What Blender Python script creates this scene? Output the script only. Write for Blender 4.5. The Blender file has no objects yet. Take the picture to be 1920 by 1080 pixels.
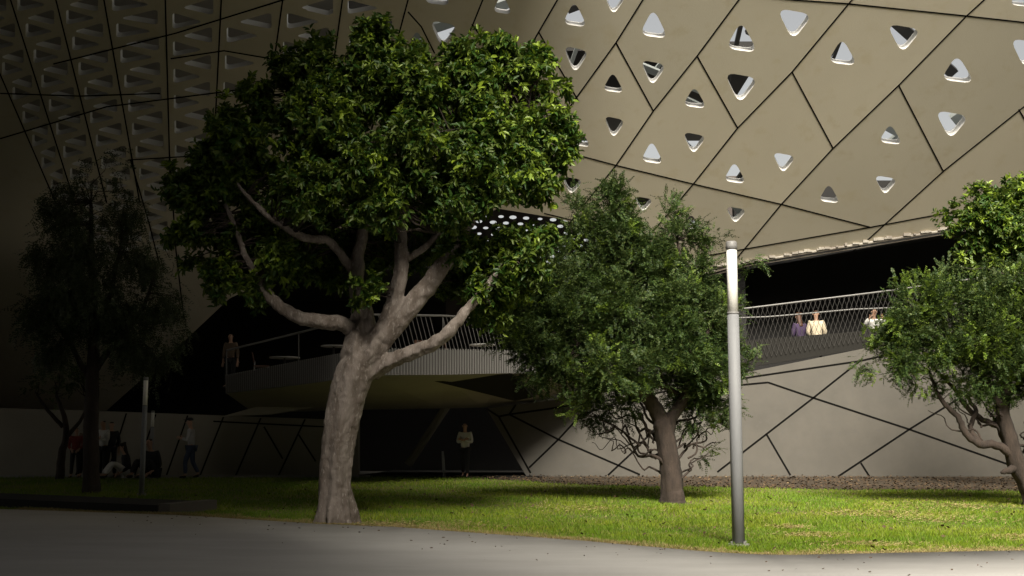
import bpy, bmesh, math, random
import numpy as np
from mathutils import Vector, Matrix
from mathutils.geometry import delaunay_2d_cdt
R = math.radians
scene = bpy.context.scene
C = scene.collection
rng = np.random.default_rng(7)
random.seed(7)

# ------------------------------------------------------------------ camera
F = 2300.0; CH = 1.3; TH = math.atan(310.0/F)
cam_d = bpy.data.cameras.new('camera'); cam = bpy.data.objects.new('camera', cam_d); C.objects.link(cam)
cam_d.lens = F/1920*36; cam_d.sensor_width = 36; cam_d.clip_end = 3000
cam.location = (0, 0, CH); cam.rotation_euler = (R(90)+TH, 0, 0)
scene.camera = cam
scene.render.resolution_x = 1024; scene.render.resolution_y = 576

# ------------------------------------------------------------------ sky, sun, exposure
SUN_AZ = 0.0      # degrees to the right of straight behind the camera
SUN_EL = 41.0
w = bpy.data.worlds.new('World'); scene.world = w; w.use_nodes = True
nt = w.node_tree; nt.nodes.clear()
sky = nt.nodes.new('ShaderNodeTexSky'); sky.sky_type = 'NISHITA'; sky.sun_disc = False
sky.sun_elevation = R(SUN_EL); sky.sun_rotation = R(180-SUN_AZ)
sky.air_density = 1.0; sky.dust_density = 4.0; sky.ozone_density = 0.6
bg = nt.nodes.new('ShaderNodeBackground'); bg.inputs[1].default_value = 0.072
wo = nt.nodes.new('ShaderNodeOutputWorld')
hs = nt.nodes.new('ShaderNodeHueSaturation'); hs.inputs['Saturation'].default_value = 0.3; hs.inputs['Value'].default_value = 1.0
nt.links.new(sky.outputs[0], hs.inputs['Color']); wm = nt.nodes.new('ShaderNodeMix'); wm.data_type = 'RGBA'; wm.blend_type = 'MULTIPLY'; wm.inputs[0].default_value = 1
wm.inputs[7].default_value = (1.04, 0.99, 0.90, 1); nt.links.new(hs.outputs[0], wm.inputs[6]); nt.links.new(wm.outputs[2], bg.inputs[0]); nt.links.new(bg.outputs[0], wo.inputs[0])
sd = bpy.data.lights.new('sun', 'SUN'); sd.energy = 5.0; sd.angle = R(24); sd.color = (1.0, 0.93, 0.80)
sun = bpy.data.objects.new('sun', sd); C.objects.link(sun)
_s = Vector((math.sin(R(SUN_AZ))*math.cos(R(SUN_EL)), -math.cos(R(SUN_AZ))*math.cos(R(SUN_EL)), math.sin(R(SUN_EL))))
sun.rotation_euler = _s.to_track_quat('Z', 'Y').to_euler(); sun.location = (10, -20, 30)
scene.view_settings.view_transform = 'Standard'; scene.view_settings.look = 'None'
scene.view_settings.exposure = 1.0; scene.view_settings.gamma = 1; scene.view_settings.use_curve_mapping = False

# ------------------------------------------------------------------ measuring helpers
SN, CS = math.sin(TH), math.cos(TH)
def kk(py):
    b = (540-py)/F
    return (SN+b*CS)/(CS-b*SN)
def P(px, py, d):
    b = (540-py)/F; q = CS-b*SN
    return Vector((d*(px-960)/F/q, d, CH+d*(SN+b*CS)/q))
def gz(y):
    t = max(0.0, y-15.0); t = t*t/(t+2.0) if t > 0 else 0
    return 0.03*min(t, 20.4)
def PG(px, py, dz=0.0):
    lo, hi = 2.0, 80.0
    for _ in range(50):
        m = (lo+hi)/2
        if CH+kk(py)*m > gz(m): lo = m
        else: hi = m
    v = P(px, py, lo); v.z = gz(lo)+dz
    return v

# ------------------------------------------------------------------ object helpers
def tag(o, label=None, cat=None, group=None, kind=None):
    if label: o['label'] = label
    if cat: o['category'] = cat
    if group: o['group'] = group
    if kind: o['kind'] = kind
    return o
def empty(name, loc, label, cat, group=None, rz=0):
    o = bpy.data.objects.new(name, None); C.objects.link(o); o.location = loc; o.rotation_euler.z = rz
    o.empty_display_size = 0.2
    return tag(o, label, cat, group)
def link(name, me, mats, parent=None, smooth=False):
    if not isinstance(mats, (list, tuple)): mats = [mats]
    for m in mats: me.materials.append(m)
    o = bpy.data.objects.new(name, me); C.objects.link(o)
    if parent:
        o.parent = parent
        loc = parent.location
        if parent.parent is None and parent.type == 'EMPTY' and not me.get('local'):
            o.matrix_parent_inverse = Matrix.LocRotScale(parent.location, parent.rotation_euler, None).inverted()
    if smooth:
        for p in me.polygons: p.use_smooth = True
    return o
class MB:
    def __init__(s): s.v = []; s.f = []; s.m = []
    def add(s, vs, fs, m=0):
        b = len(s.v); s.v += [tuple(v) for v in vs]; s.f += [tuple(b+i for i in f) for f in fs]; s.m += [m]*len(fs)
        return s
    def box(s, a, b, m=0):
        x0, y0, z0 = a; x1, y1, z1 = b
        vs = [(x0,y0,z0),(x1,y0,z0),(x1,y1,z0),(x0,y1,z0),(x0,y0,z1),(x1,y0,z1),(x1,y1,z1),(x0,y1,z1)]
        return s.add(vs, [(0,3,2,1),(4,5,6,7),(0,1,5,4),(1,2,6,5),(2,3,7,6),(3,0,4,7)], m)
    def hexa(s, lo, hi, m=0):   # two loops of n points
        n = len(lo)
        fs = [tuple(range(n))[::-1], tuple(range(n, 2*n))] + [(i, (i+1) % n, n+(i+1) % n, n+i) for i in range(n)]
        return s.add(list(lo)+list(hi), fs, m)
    def tube(s, pts, rad, n=8, m=0, flute=None, seed=0, rect=None):
        pts = [Vector(p) for p in pts]
        if not isinstance(rad, (list, tuple)): rad = [rad]*len(pts)
        vs = []; fs = []
        ref = Vector((0.3, -1, 0.1)).normalized()
        for i, p in enumerate(pts):
            t = (pts[min(i+1, len(pts)-1)]-pts[max(i-1, 0)]).normalized()
            a = ref-t*ref.dot(t)
            if a.length < 1e-3: a = Vector((1, 0, 0))-t*t.x
            a.normalize(); bb = t.cross(a)
            for j in range(n):
                an = 2*math.pi*j/n
                r = rad[i]
                if flute: r *= flute(i/(len(pts)-1), an, seed)
                vs.append(p+(a*math.cos(an)+bb*math.sin(an))*r)
        for i in range(len(pts)-1):
            for j in range(n):
                fs.append((i*n+j, i*n+(j+1) % n, (i+1)*n+(j+1) % n, (i+1)*n+j))
        fs.append(tuple(range(n))[::-1]); fs.append(tuple((len(pts)-1)*n+j for j in range(n)))
        return s.add(vs, fs, m)
    def strip(s, pts, nrm, wd, th, m=0):   # rectangular bar along pts lying on a surface of normal nrm(p)
        pts = [Vector(p) for p in pts]; vs = []; fs = []
        for i, p in enumerate(pts):
            t = (pts[min(i+1, len(pts)-1)]-pts[max(i-1, 0)]).normalized()
            n = nrm(p) if callable(nrm) else Vector(nrm)
            sd_ = t.cross(n).normalized()*wd/2; up = n.normalized()*th
            vs += [p-sd_, p+sd_, p+sd_+up, p-sd_+up]
        for i in range(len(pts)-1):
            for j in range(4): fs.append((4*i+j, 4*i+(j+1) % 4, 4*i+4+(j+1) % 4, 4*i+4+j))
        fs += [(3, 2, 1, 0), tuple(4*(len(pts)-1)+j for j in range(4))]
        return s.add(vs, fs, m)
    def build(s, name, mats, parent=None, smooth=False):
        me = bpy.data.meshes.new(name); me.from_pydata(s.v, [], s.f)
        me.polygons.foreach_set('material_index', s.m)
        bm = bmesh.new(); bm.from_mesh(me); bmesh.ops.recalc_face_normals(bm, faces=bm.faces); bm.to_mesh(me); bm.free()
        return link(name, me, mats, parent, smooth)
def npmesh(name, V, T, mats, parent=None, midx=None, smooth=False):
    me = bpy.data.meshes.new(name); V = np.asarray(V, np.float32); T = np.asarray(T, np.int32); k = T.shape[1]
    me.vertices.add(len(V)); me.vertices.foreach_set('co', V.ravel())
    me.loops.add(T.size); me.loops.foreach_set('vertex_index', T.ravel())
    me.polygons.add(len(T)); me.polygons.foreach_set('loop_start', np.arange(0, T.size, k, dtype=np.int32))
    if midx is not None: me.polygons.foreach_set('material_index', np.asarray(midx, np.int32))
    me.update(calc_edges=True); me.validate()
    return link(name, me, mats, parent, smooth)
def catmull(pts, per=5):
    # pts: list of tuples of any dimension
    A = np.array(pts, float)
    A = np.vstack([2*A[0]-A[1], A, 2*A[-1]-A[-2]]); out = []
    for i in range(1, len(A)-2):
        for t in np.linspace(0, 1, per, endpoint=False):
            out.append(0.5*((2*A[i])+(A[i+1]-A[i-1])*t+(2*A[i-1]-5*A[i]+4*A[i+1]-A[i+2])*t*t+(3*A[i]-A[i-1]-3*A[i+1]+A[i+2])*t**3))
    out.append(A[-2]); return np.array(out)

# ------------------------------------------------------------------ materials
def mat(name, col, rough=0.7, var=None, scale=5.0, amt=0.5, bump=0.0, bscale=None, metal=0.0, spec=0.5, detail=6.0, island=None, trans=0.0, stretch=None, var2=None):
    m = bpy.data.materials.new(name); m.use_nodes = True; n = m.node_tree.nodes; l = m.node_tree.links
    b = n['Principled BSDF']; b.inputs['Roughness'].default_value = rough; b.inputs['Metallic'].default_value = metal
    b.inputs['Specular IOR Level'].default_value = spec
    b.inputs['Base Color'].default_value = (*col, 1)
    cur = None
    tc = n.new('ShaderNodeNewGeometry'); pos = tc.outputs['Position']
    if stretch:
        mp = n.new('ShaderNodeMapping'); l.new(pos, mp.inputs[0]); mp.inputs['Scale'].default_value = stretch; pos = mp.outputs[0]
    def mix(fac, c1, c2):
        mx = n.new('ShaderNodeMix'); mx.data_type = 'RGBA'
        l.new(fac, mx.inputs[0])
        for sock, c in ((6, c1), (7, c2)):
            if isinstance(c, tuple): mx.inputs[sock].default_value = (*c, 1)
            else: l.new(c, mx.inputs[sock])
        return mx.outputs[2]
    def ramp(fac, a, b_):
        mr = n.new('ShaderNodeMapRange'); mr.interpolation_type = 'SMOOTHSTEP'
        l.new(fac, mr.inputs[0]); mr.inputs[1].default_value = a; mr.inputs[2].default_value = b_; return mr.outputs[0]
    def noise(sc, det=detail):
        t = n.new('ShaderNodeTexNoise'); t.inputs['Scale'].default_value = sc; t.inputs['Detail'].default_value = det
        t.inputs['Roughness'].default_value = 0.6; l.new(pos, t.inputs['Vector']); return t.outputs['Fac']
    cur = col
    if var: cur = mix(ramp(noise(scale), 0.5-amt/2, 0.5+amt/2), cur, var)
    if var2: cur = mix(ramp(noise(scale*6.3), 0.52, 0.72), cur, var2)
    if island:
        for (c, a, b_) in island:
            cur = mix(ramp(tc.outputs['Random Per Island'], a, b_), cur, c)
    if not isinstance(cur, tuple): l.new(cur, b.inputs['Base Color'])
    if bump:
        bp = n.new('ShaderNodeBump'); bp.inputs['Strength'].default_value = min(1, bump); bp.inputs['Distance'].default_value = 0.02
        l.new(noise(bscale or scale*4), bp.inputs['Height']); l.new(bp.outputs[0], b.inputs['Normal'])
    if trans:
        tr = n.new('ShaderNodeBsdfTranslucent'); ms = n.new('ShaderNodeMixShader'); ms.inputs[0].default_value = trans
        if not isinstance(cur, tuple): l.new(cur, tr.inputs[0])
        else: tr.inputs[0].default_value = (*col, 1)
        l.new(b.outputs[0], ms.inputs[1]); l.new(tr.outputs[0], ms.inputs[2]); l.new(ms.outputs[0], n['Material Output'].inputs[0])
    return m
M = {}
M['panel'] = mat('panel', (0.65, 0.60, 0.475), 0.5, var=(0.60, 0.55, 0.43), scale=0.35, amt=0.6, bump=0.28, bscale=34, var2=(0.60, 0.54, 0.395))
M['panel_b'] = mat('panel_b', (0.61, 0.565, 0.45), 0.46, var=(0.57, 0.525, 0.415), scale=0.3, amt=0.6, bump=0.28, bscale=34, var2=(0.56, 0.505, 0.375))
M['panel_c'] = mat('panel_c', (0.69, 0.635, 0.50), 0.5, var=(0.64, 0.585, 0.46), scale=0.3, amt=0.6, bump=0.28, bscale=34, var2=(0.63, 0.565, 0.415))
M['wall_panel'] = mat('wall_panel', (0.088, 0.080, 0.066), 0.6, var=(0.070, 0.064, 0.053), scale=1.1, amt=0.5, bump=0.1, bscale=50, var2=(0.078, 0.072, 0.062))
M['wall_left'] = mat('wall_panel_left', (0.30, 0.275, 0.22), 0.6, var=(0.25, 0.225, 0.18), scale=0.5, bump=0.1, bscale=50)  # same panel as the right wall, lightened to offset the shade here
M['reveal'] = mat('reveal', (0.88, 0.87, 0.84), 0.5)
M['seam'] = mat('seam', (0.007, 0.0065, 0.006), 0.95, spec=0.05)
M['rim'] = mat('rim', (0.36, 0.33, 0.28), 0.5, var=(0.2, 0.17, 0.14), scale=1.2, amt=0.25)
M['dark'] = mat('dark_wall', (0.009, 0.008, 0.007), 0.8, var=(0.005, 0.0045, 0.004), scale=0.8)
M['added_roof'] = mat('roof_deck', (0.10, 0.09, 0.075), 0.8)
M['beam'] = mat('beam_steel', (0.05, 0.048, 0.045), 0.5, metal=0.3)
M['beam_pale'] = mat('beam_pale', (0.35, 0.38, 0.37), 0.5)
M['screen'] = mat('screen_panel', (0.05, 0.037, 0.03), 0.6)
M['soffit'] = mat('soffit', (0.40, 0.37, 0.30), 0.7, var=(0.34, 0.31, 0.25), scale=0.7)
M['slats'] = mat('slats', (0.15, 0.145, 0.135), 0.45, metal=0.3)
M['rail_dark'] = mat('rail_dark_steel', (0.16, 0.155, 0.15), 0.5, metal=0.3)
M['railing'] = mat('railing_steel', (0.30, 0.30, 0.29), 0.4, metal=0.6)
M['net'] = mat('net_wire', (0.06, 0.057, 0.053), 0.5, metal=0.4)
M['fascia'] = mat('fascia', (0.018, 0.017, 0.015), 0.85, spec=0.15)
M['terrace_band'] = mat('terrace_band', (0.07, 0.066, 0.06), 0.6)
M['pave'] = mat('pavement_concrete', (0.50, 0.49, 0.475), 0.85, var=(0.44, 0.43, 0.415), scale=0.9, amt=0.35, bump=0.25, bscale=35, var2=(0.46, 0.45, 0.43), stretch=(0.45, 1.3, 1), spec=0.2)
M['kerb'] = mat('kerb_concrete', (0.33, 0.32, 0.30), 0.85, var=(0.2, 0.19, 0.17), scale=2.0, bump=0.2)
M['soil'] = mat('lawn_soil', (0.105, 0.125, 0.022), 0.95, var=(0.14, 0.115, 0.04), scale=0.8, amt=0.25, bump=0.8, bscale=18, var2=(0.07, 0.10, 0.012))
M['mulch'] = mat('mulch', (0.05, 0.034, 0.018), 0.95, var=(0.03, 0.021, 0.011), scale=3, amt=0.4, bump=1, bscale=25, var2=(0.07, 0.048, 0.024))
M['blade'] = mat('grass_blade', (0.125, 0.235, 0.012), 0.6, var=(0.23, 0.29, 0.02), scale=0.55, amt=0.3, spec=0.25, trans=0.25,
                 var2=(0.21, 0.24, 0.04), island=[((0.08, 0.15, 0.012), 0.55, 0.9), ((0.36, 0.31, 0.12), 0.95, 0.98)])
M['dry'] = mat('dry_grass', (0.42, 0.33, 0.16), 0.8, island=[((0.3, 0.22, 0.09), 0.3, 0.6), ((0.2, 0.24, 0.05), 0.8, 0.9)], trans=0.2)
M['litter'] = mat('leaf_litter', (0.085, 0.055, 0.026), 0.85, island=[((0.07, 0.04, 0.02), 0.3, 0.7), ((0.2, 0.14, 0.07), 0.95, 0.98)])
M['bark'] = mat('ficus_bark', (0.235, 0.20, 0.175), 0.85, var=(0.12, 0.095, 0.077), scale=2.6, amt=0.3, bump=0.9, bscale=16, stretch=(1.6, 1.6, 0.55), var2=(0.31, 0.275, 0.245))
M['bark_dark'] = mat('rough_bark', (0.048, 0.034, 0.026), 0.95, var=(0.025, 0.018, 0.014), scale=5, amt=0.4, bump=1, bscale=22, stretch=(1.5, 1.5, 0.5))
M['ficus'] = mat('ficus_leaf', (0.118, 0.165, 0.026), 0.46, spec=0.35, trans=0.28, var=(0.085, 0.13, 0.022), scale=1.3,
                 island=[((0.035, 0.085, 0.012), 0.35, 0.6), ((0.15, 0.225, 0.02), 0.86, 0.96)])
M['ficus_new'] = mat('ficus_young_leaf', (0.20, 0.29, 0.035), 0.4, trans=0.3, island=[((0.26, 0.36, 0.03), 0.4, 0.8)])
M['feather'] = mat('feathery_leaf', (0.05, 0.088, 0.016), 0.55, spec=0.3, trans=0.2, var=(0.06, 0.082, 0.022), scale=1.1,
                   island=[((0.025, 0.052, 0.014), 0.4, 0.7), ((0.10, 0.13, 0.035), 0.88, 0.97)])
M['feather_new'] = mat('feathery_young_leaf', (0.12, 0.20, 0.02), 0.5, trans=0.3, island=[((0.17, 0.23, 0.035), 0.4, 0.8)])
M['weep'] = mat('weeping_leaf', (0.06, 0.085, 0.03), 0.5, trans=0.2, island=[((0.035, 0.05, 0.02), 0.4, 0.7)])
M['post'] = mat('post_paint', (0.24, 0.245, 0.255), 0.65, var=(0.22, 0.225, 0.235), scale=3, amt=0.5, bump=0.05)
M['diffuser'] = mat('lamp_diffuser', (0.80, 0.79, 0.74), 0.35)
M['cap'] = mat('lamp_cap', (0.22, 0.215, 0.21), 0.5)
M['skin'] = mat('skin', (0.42, 0.25, 0.17), 0.6)
M['hair'] = mat('hair', (0.02, 0.014, 0.01), 0.6)
M['hair_red'] = mat('auburn_hair', (0.07, 0.03, 0.015), 0.6)
def cloth(name, c): M[name] = mat(name, c, 0.85, var=tuple(x*0.75 for x in c), scale=6, amt=0.4, bump=0.3, bscale=30); return M[name]
for nme, c in dict(grey_shirt=(0.45,0.45,0.45), jeans=(0.05,0.07,0.12), black_cloth=(0.02,0.02,0.022), white_cloth=(0.7,0.69,0.66), cream_cloth=(0.72,0.62,0.45),
                   purple_cloth=(0.06,0.035,0.09), brown_cloth=(0.13,0.09,0.06), red_cloth=(0.25,0.04,0.03), shoe=(0.03,0.03,0.03)).items(): cloth(nme, c)
M['table'] = mat('table_top', (0.35, 0.345, 0.33), 0.4)
M['chair'] = mat('chair_shell', (0.12, 0.06, 0.04), 0.5)

# ------------------------------------------------------------------ ground, pavement, mulch
EDGE = [(-900,930),(-300,945),(0,957),(325,968),(470,977),(590,985),(750,992),(900,1003),(1100,1018),(1300,1036),(1400,1043),(1480,1045),(1700,1040),(1920,1036),(2600,1024)]
EDGEW = [PG(*e) for e in EDGE]
ex = np.array([v.x for v in EDGEW]); ey = np.array([v.y for v in EDGEW])
MUL = [(880,896),(960,901),(1060,908),(1200,913),(1400,915),(1600,919),(1920,921),(2700,921)]
MULW = [PG(*e) for e in MUL]; mx = np.array([v.x for v in MULW]); my = np.array([v.y for v in MULW])
WALL_D = 37.2
gzv = np.vectorize(gz)
def grid_sheet(name, xs, yfn0, yfn1, ny, dz, m, **kw):
    V = []; T = []
    for i, x in enumerate(xs):
        y0, y1 = yfn0(x), yfn1(x)
        for j in range(ny+1):
            y = y0+(y1-y0)*j/ny; V.append((x, y, gz(y)+dz))
    for i in range(len(xs)-1):
        for j in range(ny):
            a = i*(ny+1)+j; T.append((a, a+ny+1, a+ny+2, a+1))
    o = npmesh(name, V, T, m, smooth=True); return tag(o, **kw)
ys = [-400, -60, 0]+[15+0.8*i for i in range(60)]+[120, 500, 1500]
V = []; T = []
xs_ = [-1500, -200, -60, -30, 0, 30, 60, 200, 1500]
for x in xs_:
    for y in ys: V.append((x, y, gz(y)-0.02))
for i in range(len(xs_)-1):
    for j in range(len(ys)-1):
        a = i*len(ys)+j; T.append((a, a+len(ys), a+len(ys)+1, a+1))
tag(npmesh('ground', V, T, M['kerb'], smooth=True), kind='structure', label='ground under the whole place')
lxs = np.linspace(-26, 26, 105)
grid_sheet('lawn', lxs, lambda x: float(np.interp(x, ex, ey))-0.05, lambda x: WALL_D+3 if x < mx[0] else float(np.interp(x, mx, my))+0.3, 40, 0.0, M['soil'], kind='structure', label='green lawn between pavement and building')
grid_sheet('mulch_bed', np.linspace(mx[0]-1.5, 26, 80), lambda x: float(np.interp(x, mx, my)), lambda x: WALL_D+0.4, 10, 0.006, M['mulch'], kind='structure', label='brown mulch strip along the wall')
def in_lawn(x, y):
    return (y > np.interp(x, ex, ey)+0.0) & (y < np.where(x < mx[0], 36.5, np.interp(x, mx, my)+0.15*np.sin(x*5)))
# wavy edged pavement with real thickness
V = []; T = []
n1 = 0
pxs = np.linspace(-26, 26, 261)
for x in pxs:
    e = float(np.interp(x, ex, ey))+0.03*math.sin(x*2.1)+0.02*math.sin(x*6.7)
    for (y, z) in ((-30, 0.03), (5, 0.03), (e-3, gz(e-3)+0.03), (e, gz(e)+0.03), (e+0.01, gz(e)-0.03)): V.append((x, y, z))
for i in range(len(pxs)-1):
    for j in range(4):
        a = i*5+j; T.append((a, a+5, a+6, a+1))
tag(npmesh('pavement', V, T, M['pave']), kind='structure', label='grey concrete pavement in the foreground')
n = 700
x = rng.uniform(-9, 13, n); y = rng.uniform(15.5, 31, n); ok = in_lawn(x, y) & (np.abs(x) < y*.46); x = x[ok]; y = y[ok]; n = len(x)
a = rng.random(n)*6.28; L = 0.04+0.05*rng.random(n)
b = np.stack([x, y, gzv(y)+.05], 1); d = np.stack([np.cos(a)*L, np.sin(a)*L, 0.03*(rng.random(n)-.3)], 1); q = np.stack([-np.sin(a)*L*.35, np.cos(a)*L*.35, 0*a+.02], 1)
GLV = np.stack([b, b+d*.5+q, b+d, b+d*.5-q], 1).reshape(-1, 3)[:960]
tag(npmesh('leaf_litter', GLV, np.arange(len(GLV)).reshape(-1, 4), M['litter']), 'brown leaves fallen on the green lawn', 'leaf litter', kind='stuff')
n = 130
x = rng.uniform(-7, 9, n); y = np.interp(x, ex, ey)-np.abs(rng.normal(0, 1.6, n))-.05
a = rng.random(n)*6.28; L = 0.02+0.04*rng.random(n)
b = np.stack([x, y, gzv(y)+.036], 1); d = np.stack([np.cos(a)*L, np.sin(a)*L, 0.01*rng.random(n)], 1); q = np.stack([-np.sin(a)*L*.3, np.cos(a)*L*.3, 0*a+.008], 1)
PLV = np.stack([b, b+d*.5+q, b+d, b+d*.5-q], 1).reshape(-1, 3)
tag(npmesh('leaf_litter', PLV, np.arange(len(PLV)).reshape(-1, 4), M['litter']), 'small dry leaves strewn on the grey pavement', 'leaf litter', kind='stuff')
tag(MB().box((-17.5, 36.55, gz(36.6)-0.1), (-4.2, 36.75, gz(36.6)+0.07)).build('path_kerb', M['kerb']), kind='structure', label='thin pale kerb line at the foot of the left wall')

# ---------------- grass blades
def blades(n, y0, y1, hmin, hmax, wd, dry=False, edge=False):
    u = rng.random(n)
    y = 1/(1/y0+(1/y1-1/y0)*u); x = (rng.random(n)*2-1)*y*0.47
    if edge:
        x = (rng.random(n)*2-1)*9.5; 
        off = np.abs(rng.normal(0, 0.22, n))*(0.6+0.7*np.sin(x*1.7+1)**2+0.5*np.sin(x*4.1)**2)
        y = np.interp(x, ex, ey)-0.05+off
        ok = np.ones(n, bool)
    else: ok = in_lawn(x, y)
    x, y = x[ok], y[ok]; n = len(x)
    z = gzv(y)+(0.02 if edge else 0)
    pn = np.sin(x*1.3+y*0.7)+np.sin(x*0.45-y*1.9+2)+0.7*np.sin(x*3.9+y*3.1)
    a = rng.random(n)*math.pi; h = (hmin+(hmax-hmin)*rng.random(n))*(1+0.18*pn)*(0.7 if dry else 1)
    lean = rng.normal(0, 0.5, (n, 2))*h[:, None]*(1.6 if dry else 0.9)
    w2 = wd*(0.6+0.8*rng.random(n))/2*(y/15)**0.6
    b = np.stack([x, y, z-0.005], 1); dx = np.stack([np.cos(a)*w2, np.sin(a)*w2, 0*a], 1)
    tip = b+np.stack([lean[:, 0], lean[:, 1], h], 1)
    return np.stack([b-dx, b+dx, tip], 1).reshape(-1, 3)
B1 = blades(330000, 14, 36.5, 0.035, 0.075, 0.012)
tag(npmesh('grass', B1, np.arange(len(B1)).reshape(-1, 3), M['blade']), 'short green grass blades covering the lawn', 'grass', kind='stuff')
B2 = blades(34000, 14, 30, 0.03, 0.07, 0.012, True, True)
tag(npmesh('dry_grass', B2, np.arange(len(B2)).reshape(-1, 3), M['dry']), 'straw coloured dry grass along the pavement edge', 'dry grass', kind='stuff')
# dead patches: flattened straw in the lawn
def patch_blades():
    out = []
    for (px, py, sx, sy, n) in [(1530,1005,.5,.35,450),(1620,1022,.7,.3,450),(1690,965,1.4,.9,800),(1780,975,1.2,.8,600),(1910,1010,.5,.4,900),(1480,990,.25,.3,500),(760,985,1.1,.5,900),(830,990,.9,.4,900),(1750,950,1.4,.9,900),(1130,955,1.2,.7,500)]:
        c = PG(px, py); q = rng.normal(0, 1, (n, 2))*np.array([sx, sy])*0.6
        x = c.x+q[:, 0]; y = c.y+q[:, 1]; z = gzv(y)+0.025; a = rng.random(n)*6.28; L = 0.05+0.05*rng.random(n)
        ok = in_lawn(x, y); x, y, z, a, L = x[ok], y[ok], z[ok], a[ok], L[ok]
        d = np.stack([np.cos(a)*L, np.sin(a)*L, 0.03*rng.random(len(a))], 1); s = np.stack([-np.sin(a)*.008, np.cos(a)*.008, 0*a+.004], 1)
        b = np.stack([x, y, z], 1); out.append(np.stack([b-s, b+s, b+d], 1).reshape(-1, 3))
    return np.concatenate(out)
B3 = patch_blades()
tag(npmesh('straw', B3, np.arange(len(B3)).reshape(-1, 3), M['dry']), 'loose straw lying in worn patches of the lawn', 'straw', kind='stuff')
n = 5000
x = mx[0]-1+rng.random(n)*20; y = np.interp(x, mx, my)-0.25+rng.random(n)**1.3*7; ok = y < WALL_D; x = x[ok]; y = y[ok]; n = len(x)
a = rng.random(n)*6.28; L = 0.04+0.05*rng.random(n)
b = np.stack([x, y, gzv(y)+0.015+0.03*rng.random(n)], 1); d = np.stack([np.cos(a)*L, np.sin(a)*L, 0.05*(rng.random(n)-.3)], 1); s = np.stack([-np.sin(a)*L*.35, np.cos(a)*L*.35, 0*a+.012], 1)
LV = np.stack([b, b+d*.5+s, b+d, b+d*.5-s], 1).reshape(-1, 3)
tag(npmesh('leaf_litter', LV, np.arange(len(LV)).reshape(-1, 4), M['litter']), 'brown fallen leaves scattered on the mulch strip', 'leaf litter', kind='stuff')

# ------------------------------------------------------------------ the cinema building
bld = empty('cinema_building', (0, 37, 0), 'large cinema building with leaning beige panel facade pierced by triangular openings', 'building')
bld.location = (0, 37, 0)
def sstep(a, b, x):
    t = min(1, max(0, (x-a)/(b-a))); return t*t*(3-2*t)
def fac(px, py):
    k = kk(py); w_ = sstep(450, 1150, px)
    inv = w_*(1+k)/44.6+(1-w_)*(k+.832)/39.04
    return P(px, py, 1/inv)
def fnorm(px, py):
    a = fac(px+2, py)-fac(px-2, py); b = fac(px, py-2)-fac(px, py+2)
    n = a.cross(b).normalized()
    if n.y > 0: n = -n
    return n
RIM = lambda px: 490-(px-1400)*0.162
OUT = [(-700,-560),(2500,-560),(2500,RIM(2500)),(1740,435),(1400,490),(1320,510),(1250,478),(1160,446),(1050,410),(940,392),(700,430),(430,560),(345,640),(200,770),(-700,785)]
def rtri(p, r=0.3, n=4):
    # rounded triangle from three pixel corners
    out = []
    for i in range(3):
        a, b, c = np.array(p[i-1], float), np.array(p[i], float), np.array(p[(i+1) % 3], float)
        s = b+(a-b)*r; e = b+(c-b)*r
        for t in np.linspace(0, 1, n+1):
            out.append(tuple((1-t)**2*s+2*t*(1-t)*(b*.85+(s+e)/2*.15)+t*t*e))
    return out
HOLES = []
def A_(x, y, w_, h): HOLES.append(rtri([(x-w_*.53, y+h*.42), (x+w_*.53, y+h*.58), (x-w_*.02, y-h*.64)]))
def V_(x, y, w_, h): HOLES.append(rtri([(x-w_*.55, y-h*.56), (x+w_*.56, y-h*.32), (x-w_*.06, y+h*.68)]))
for a in [(1078,27,45,42),(1226,45,52,48),(1150,155,40,34),(1391,70,58,50),(1303,183,44,36),(1223,286,42,38),(1580,98,54,44),(1796,130,62,46),(1670,252,44,34),(1378,324,42,36),(1555,363,40,32),(1297,416,34,26),(1092,262,30,24),(942,8,36,34),(820,-12,52,40),(783,83,44,50),(890,100,26,36),(1012,112,30,34),(1915,-4,44,30),(1690,-70,60,50),(1380,-90,60,50),(1240,-60,50,44),(1540,-60,60,50)]: A_(*a)
for a in [(1080,110,46,44),(1152,4,42,38),(1225,135,46,42),(1152,237,38,36),(1490,43,62,50),(1390,163,60,50),(1302,267,42,36),(1695,70,60,46),(1785,232,60,46),(1925,98,58,48),(1470,304,42,34),(1661,346,42,32),(1380,402,38,28),(1207,382,34,26),(1073,347,38,30),(832,62,50,44),(932,82,32,32),(1300,-40,50,44),(1810,-60,60,50),(715,52,50,44)]: V_(*a)
def H_(x0, x1, y, h, left):     # sideways triangle: flat side left or right
    if left: HOLES.append(rtri([(x0, y-h*.55), (x1, y+h*.05), (x0, y+h*.5)], 0.16))
    else: HOLES.append(rtri([(x1, y-h*.55), (x1, y+h*.5), (x0, y+h*.05)], 0.16))
COLS = []   # seam columns (x at y=0, x at y=300)
for (a, b) in ((-60,70),(20,115),(105,180),(195,248),(310,318),(415,400),(530,488),(642,600)): COLS.append((a, b))
def cx(c, y): return c[0]+(c[1]-c[0])*y/300.0
for i in range(len(COLS)-1):
    c0, c1 = COLS[i], COLS[i+1]; y = -70.0; left = (i % 2 == 0)
    lim = 470 if i < 4 else (330 if i == 4 else (230 if i == 5 else 120))
    while y < lim:
        wcol = cx(c1, y)-cx(c0, y); h = (31 if i >= 4 else 29)*(1-0.0006*y) 
        if wcol > 24 and not (i >= 5 and random.random() < 0.12):
            a0, a1 = cx(c0, y)+wcol*.12, cx(c1, y)-wcol*.14
            s = 1.0 if i < 4 else 0.88
            if left: H_(a0, a0+(a1-a0)*.88*s, y, h, True)
            else: H_(a1-(a1-a0)*.88*s, a1, y, h, False)
        left = not left; y += h*0.87
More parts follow.
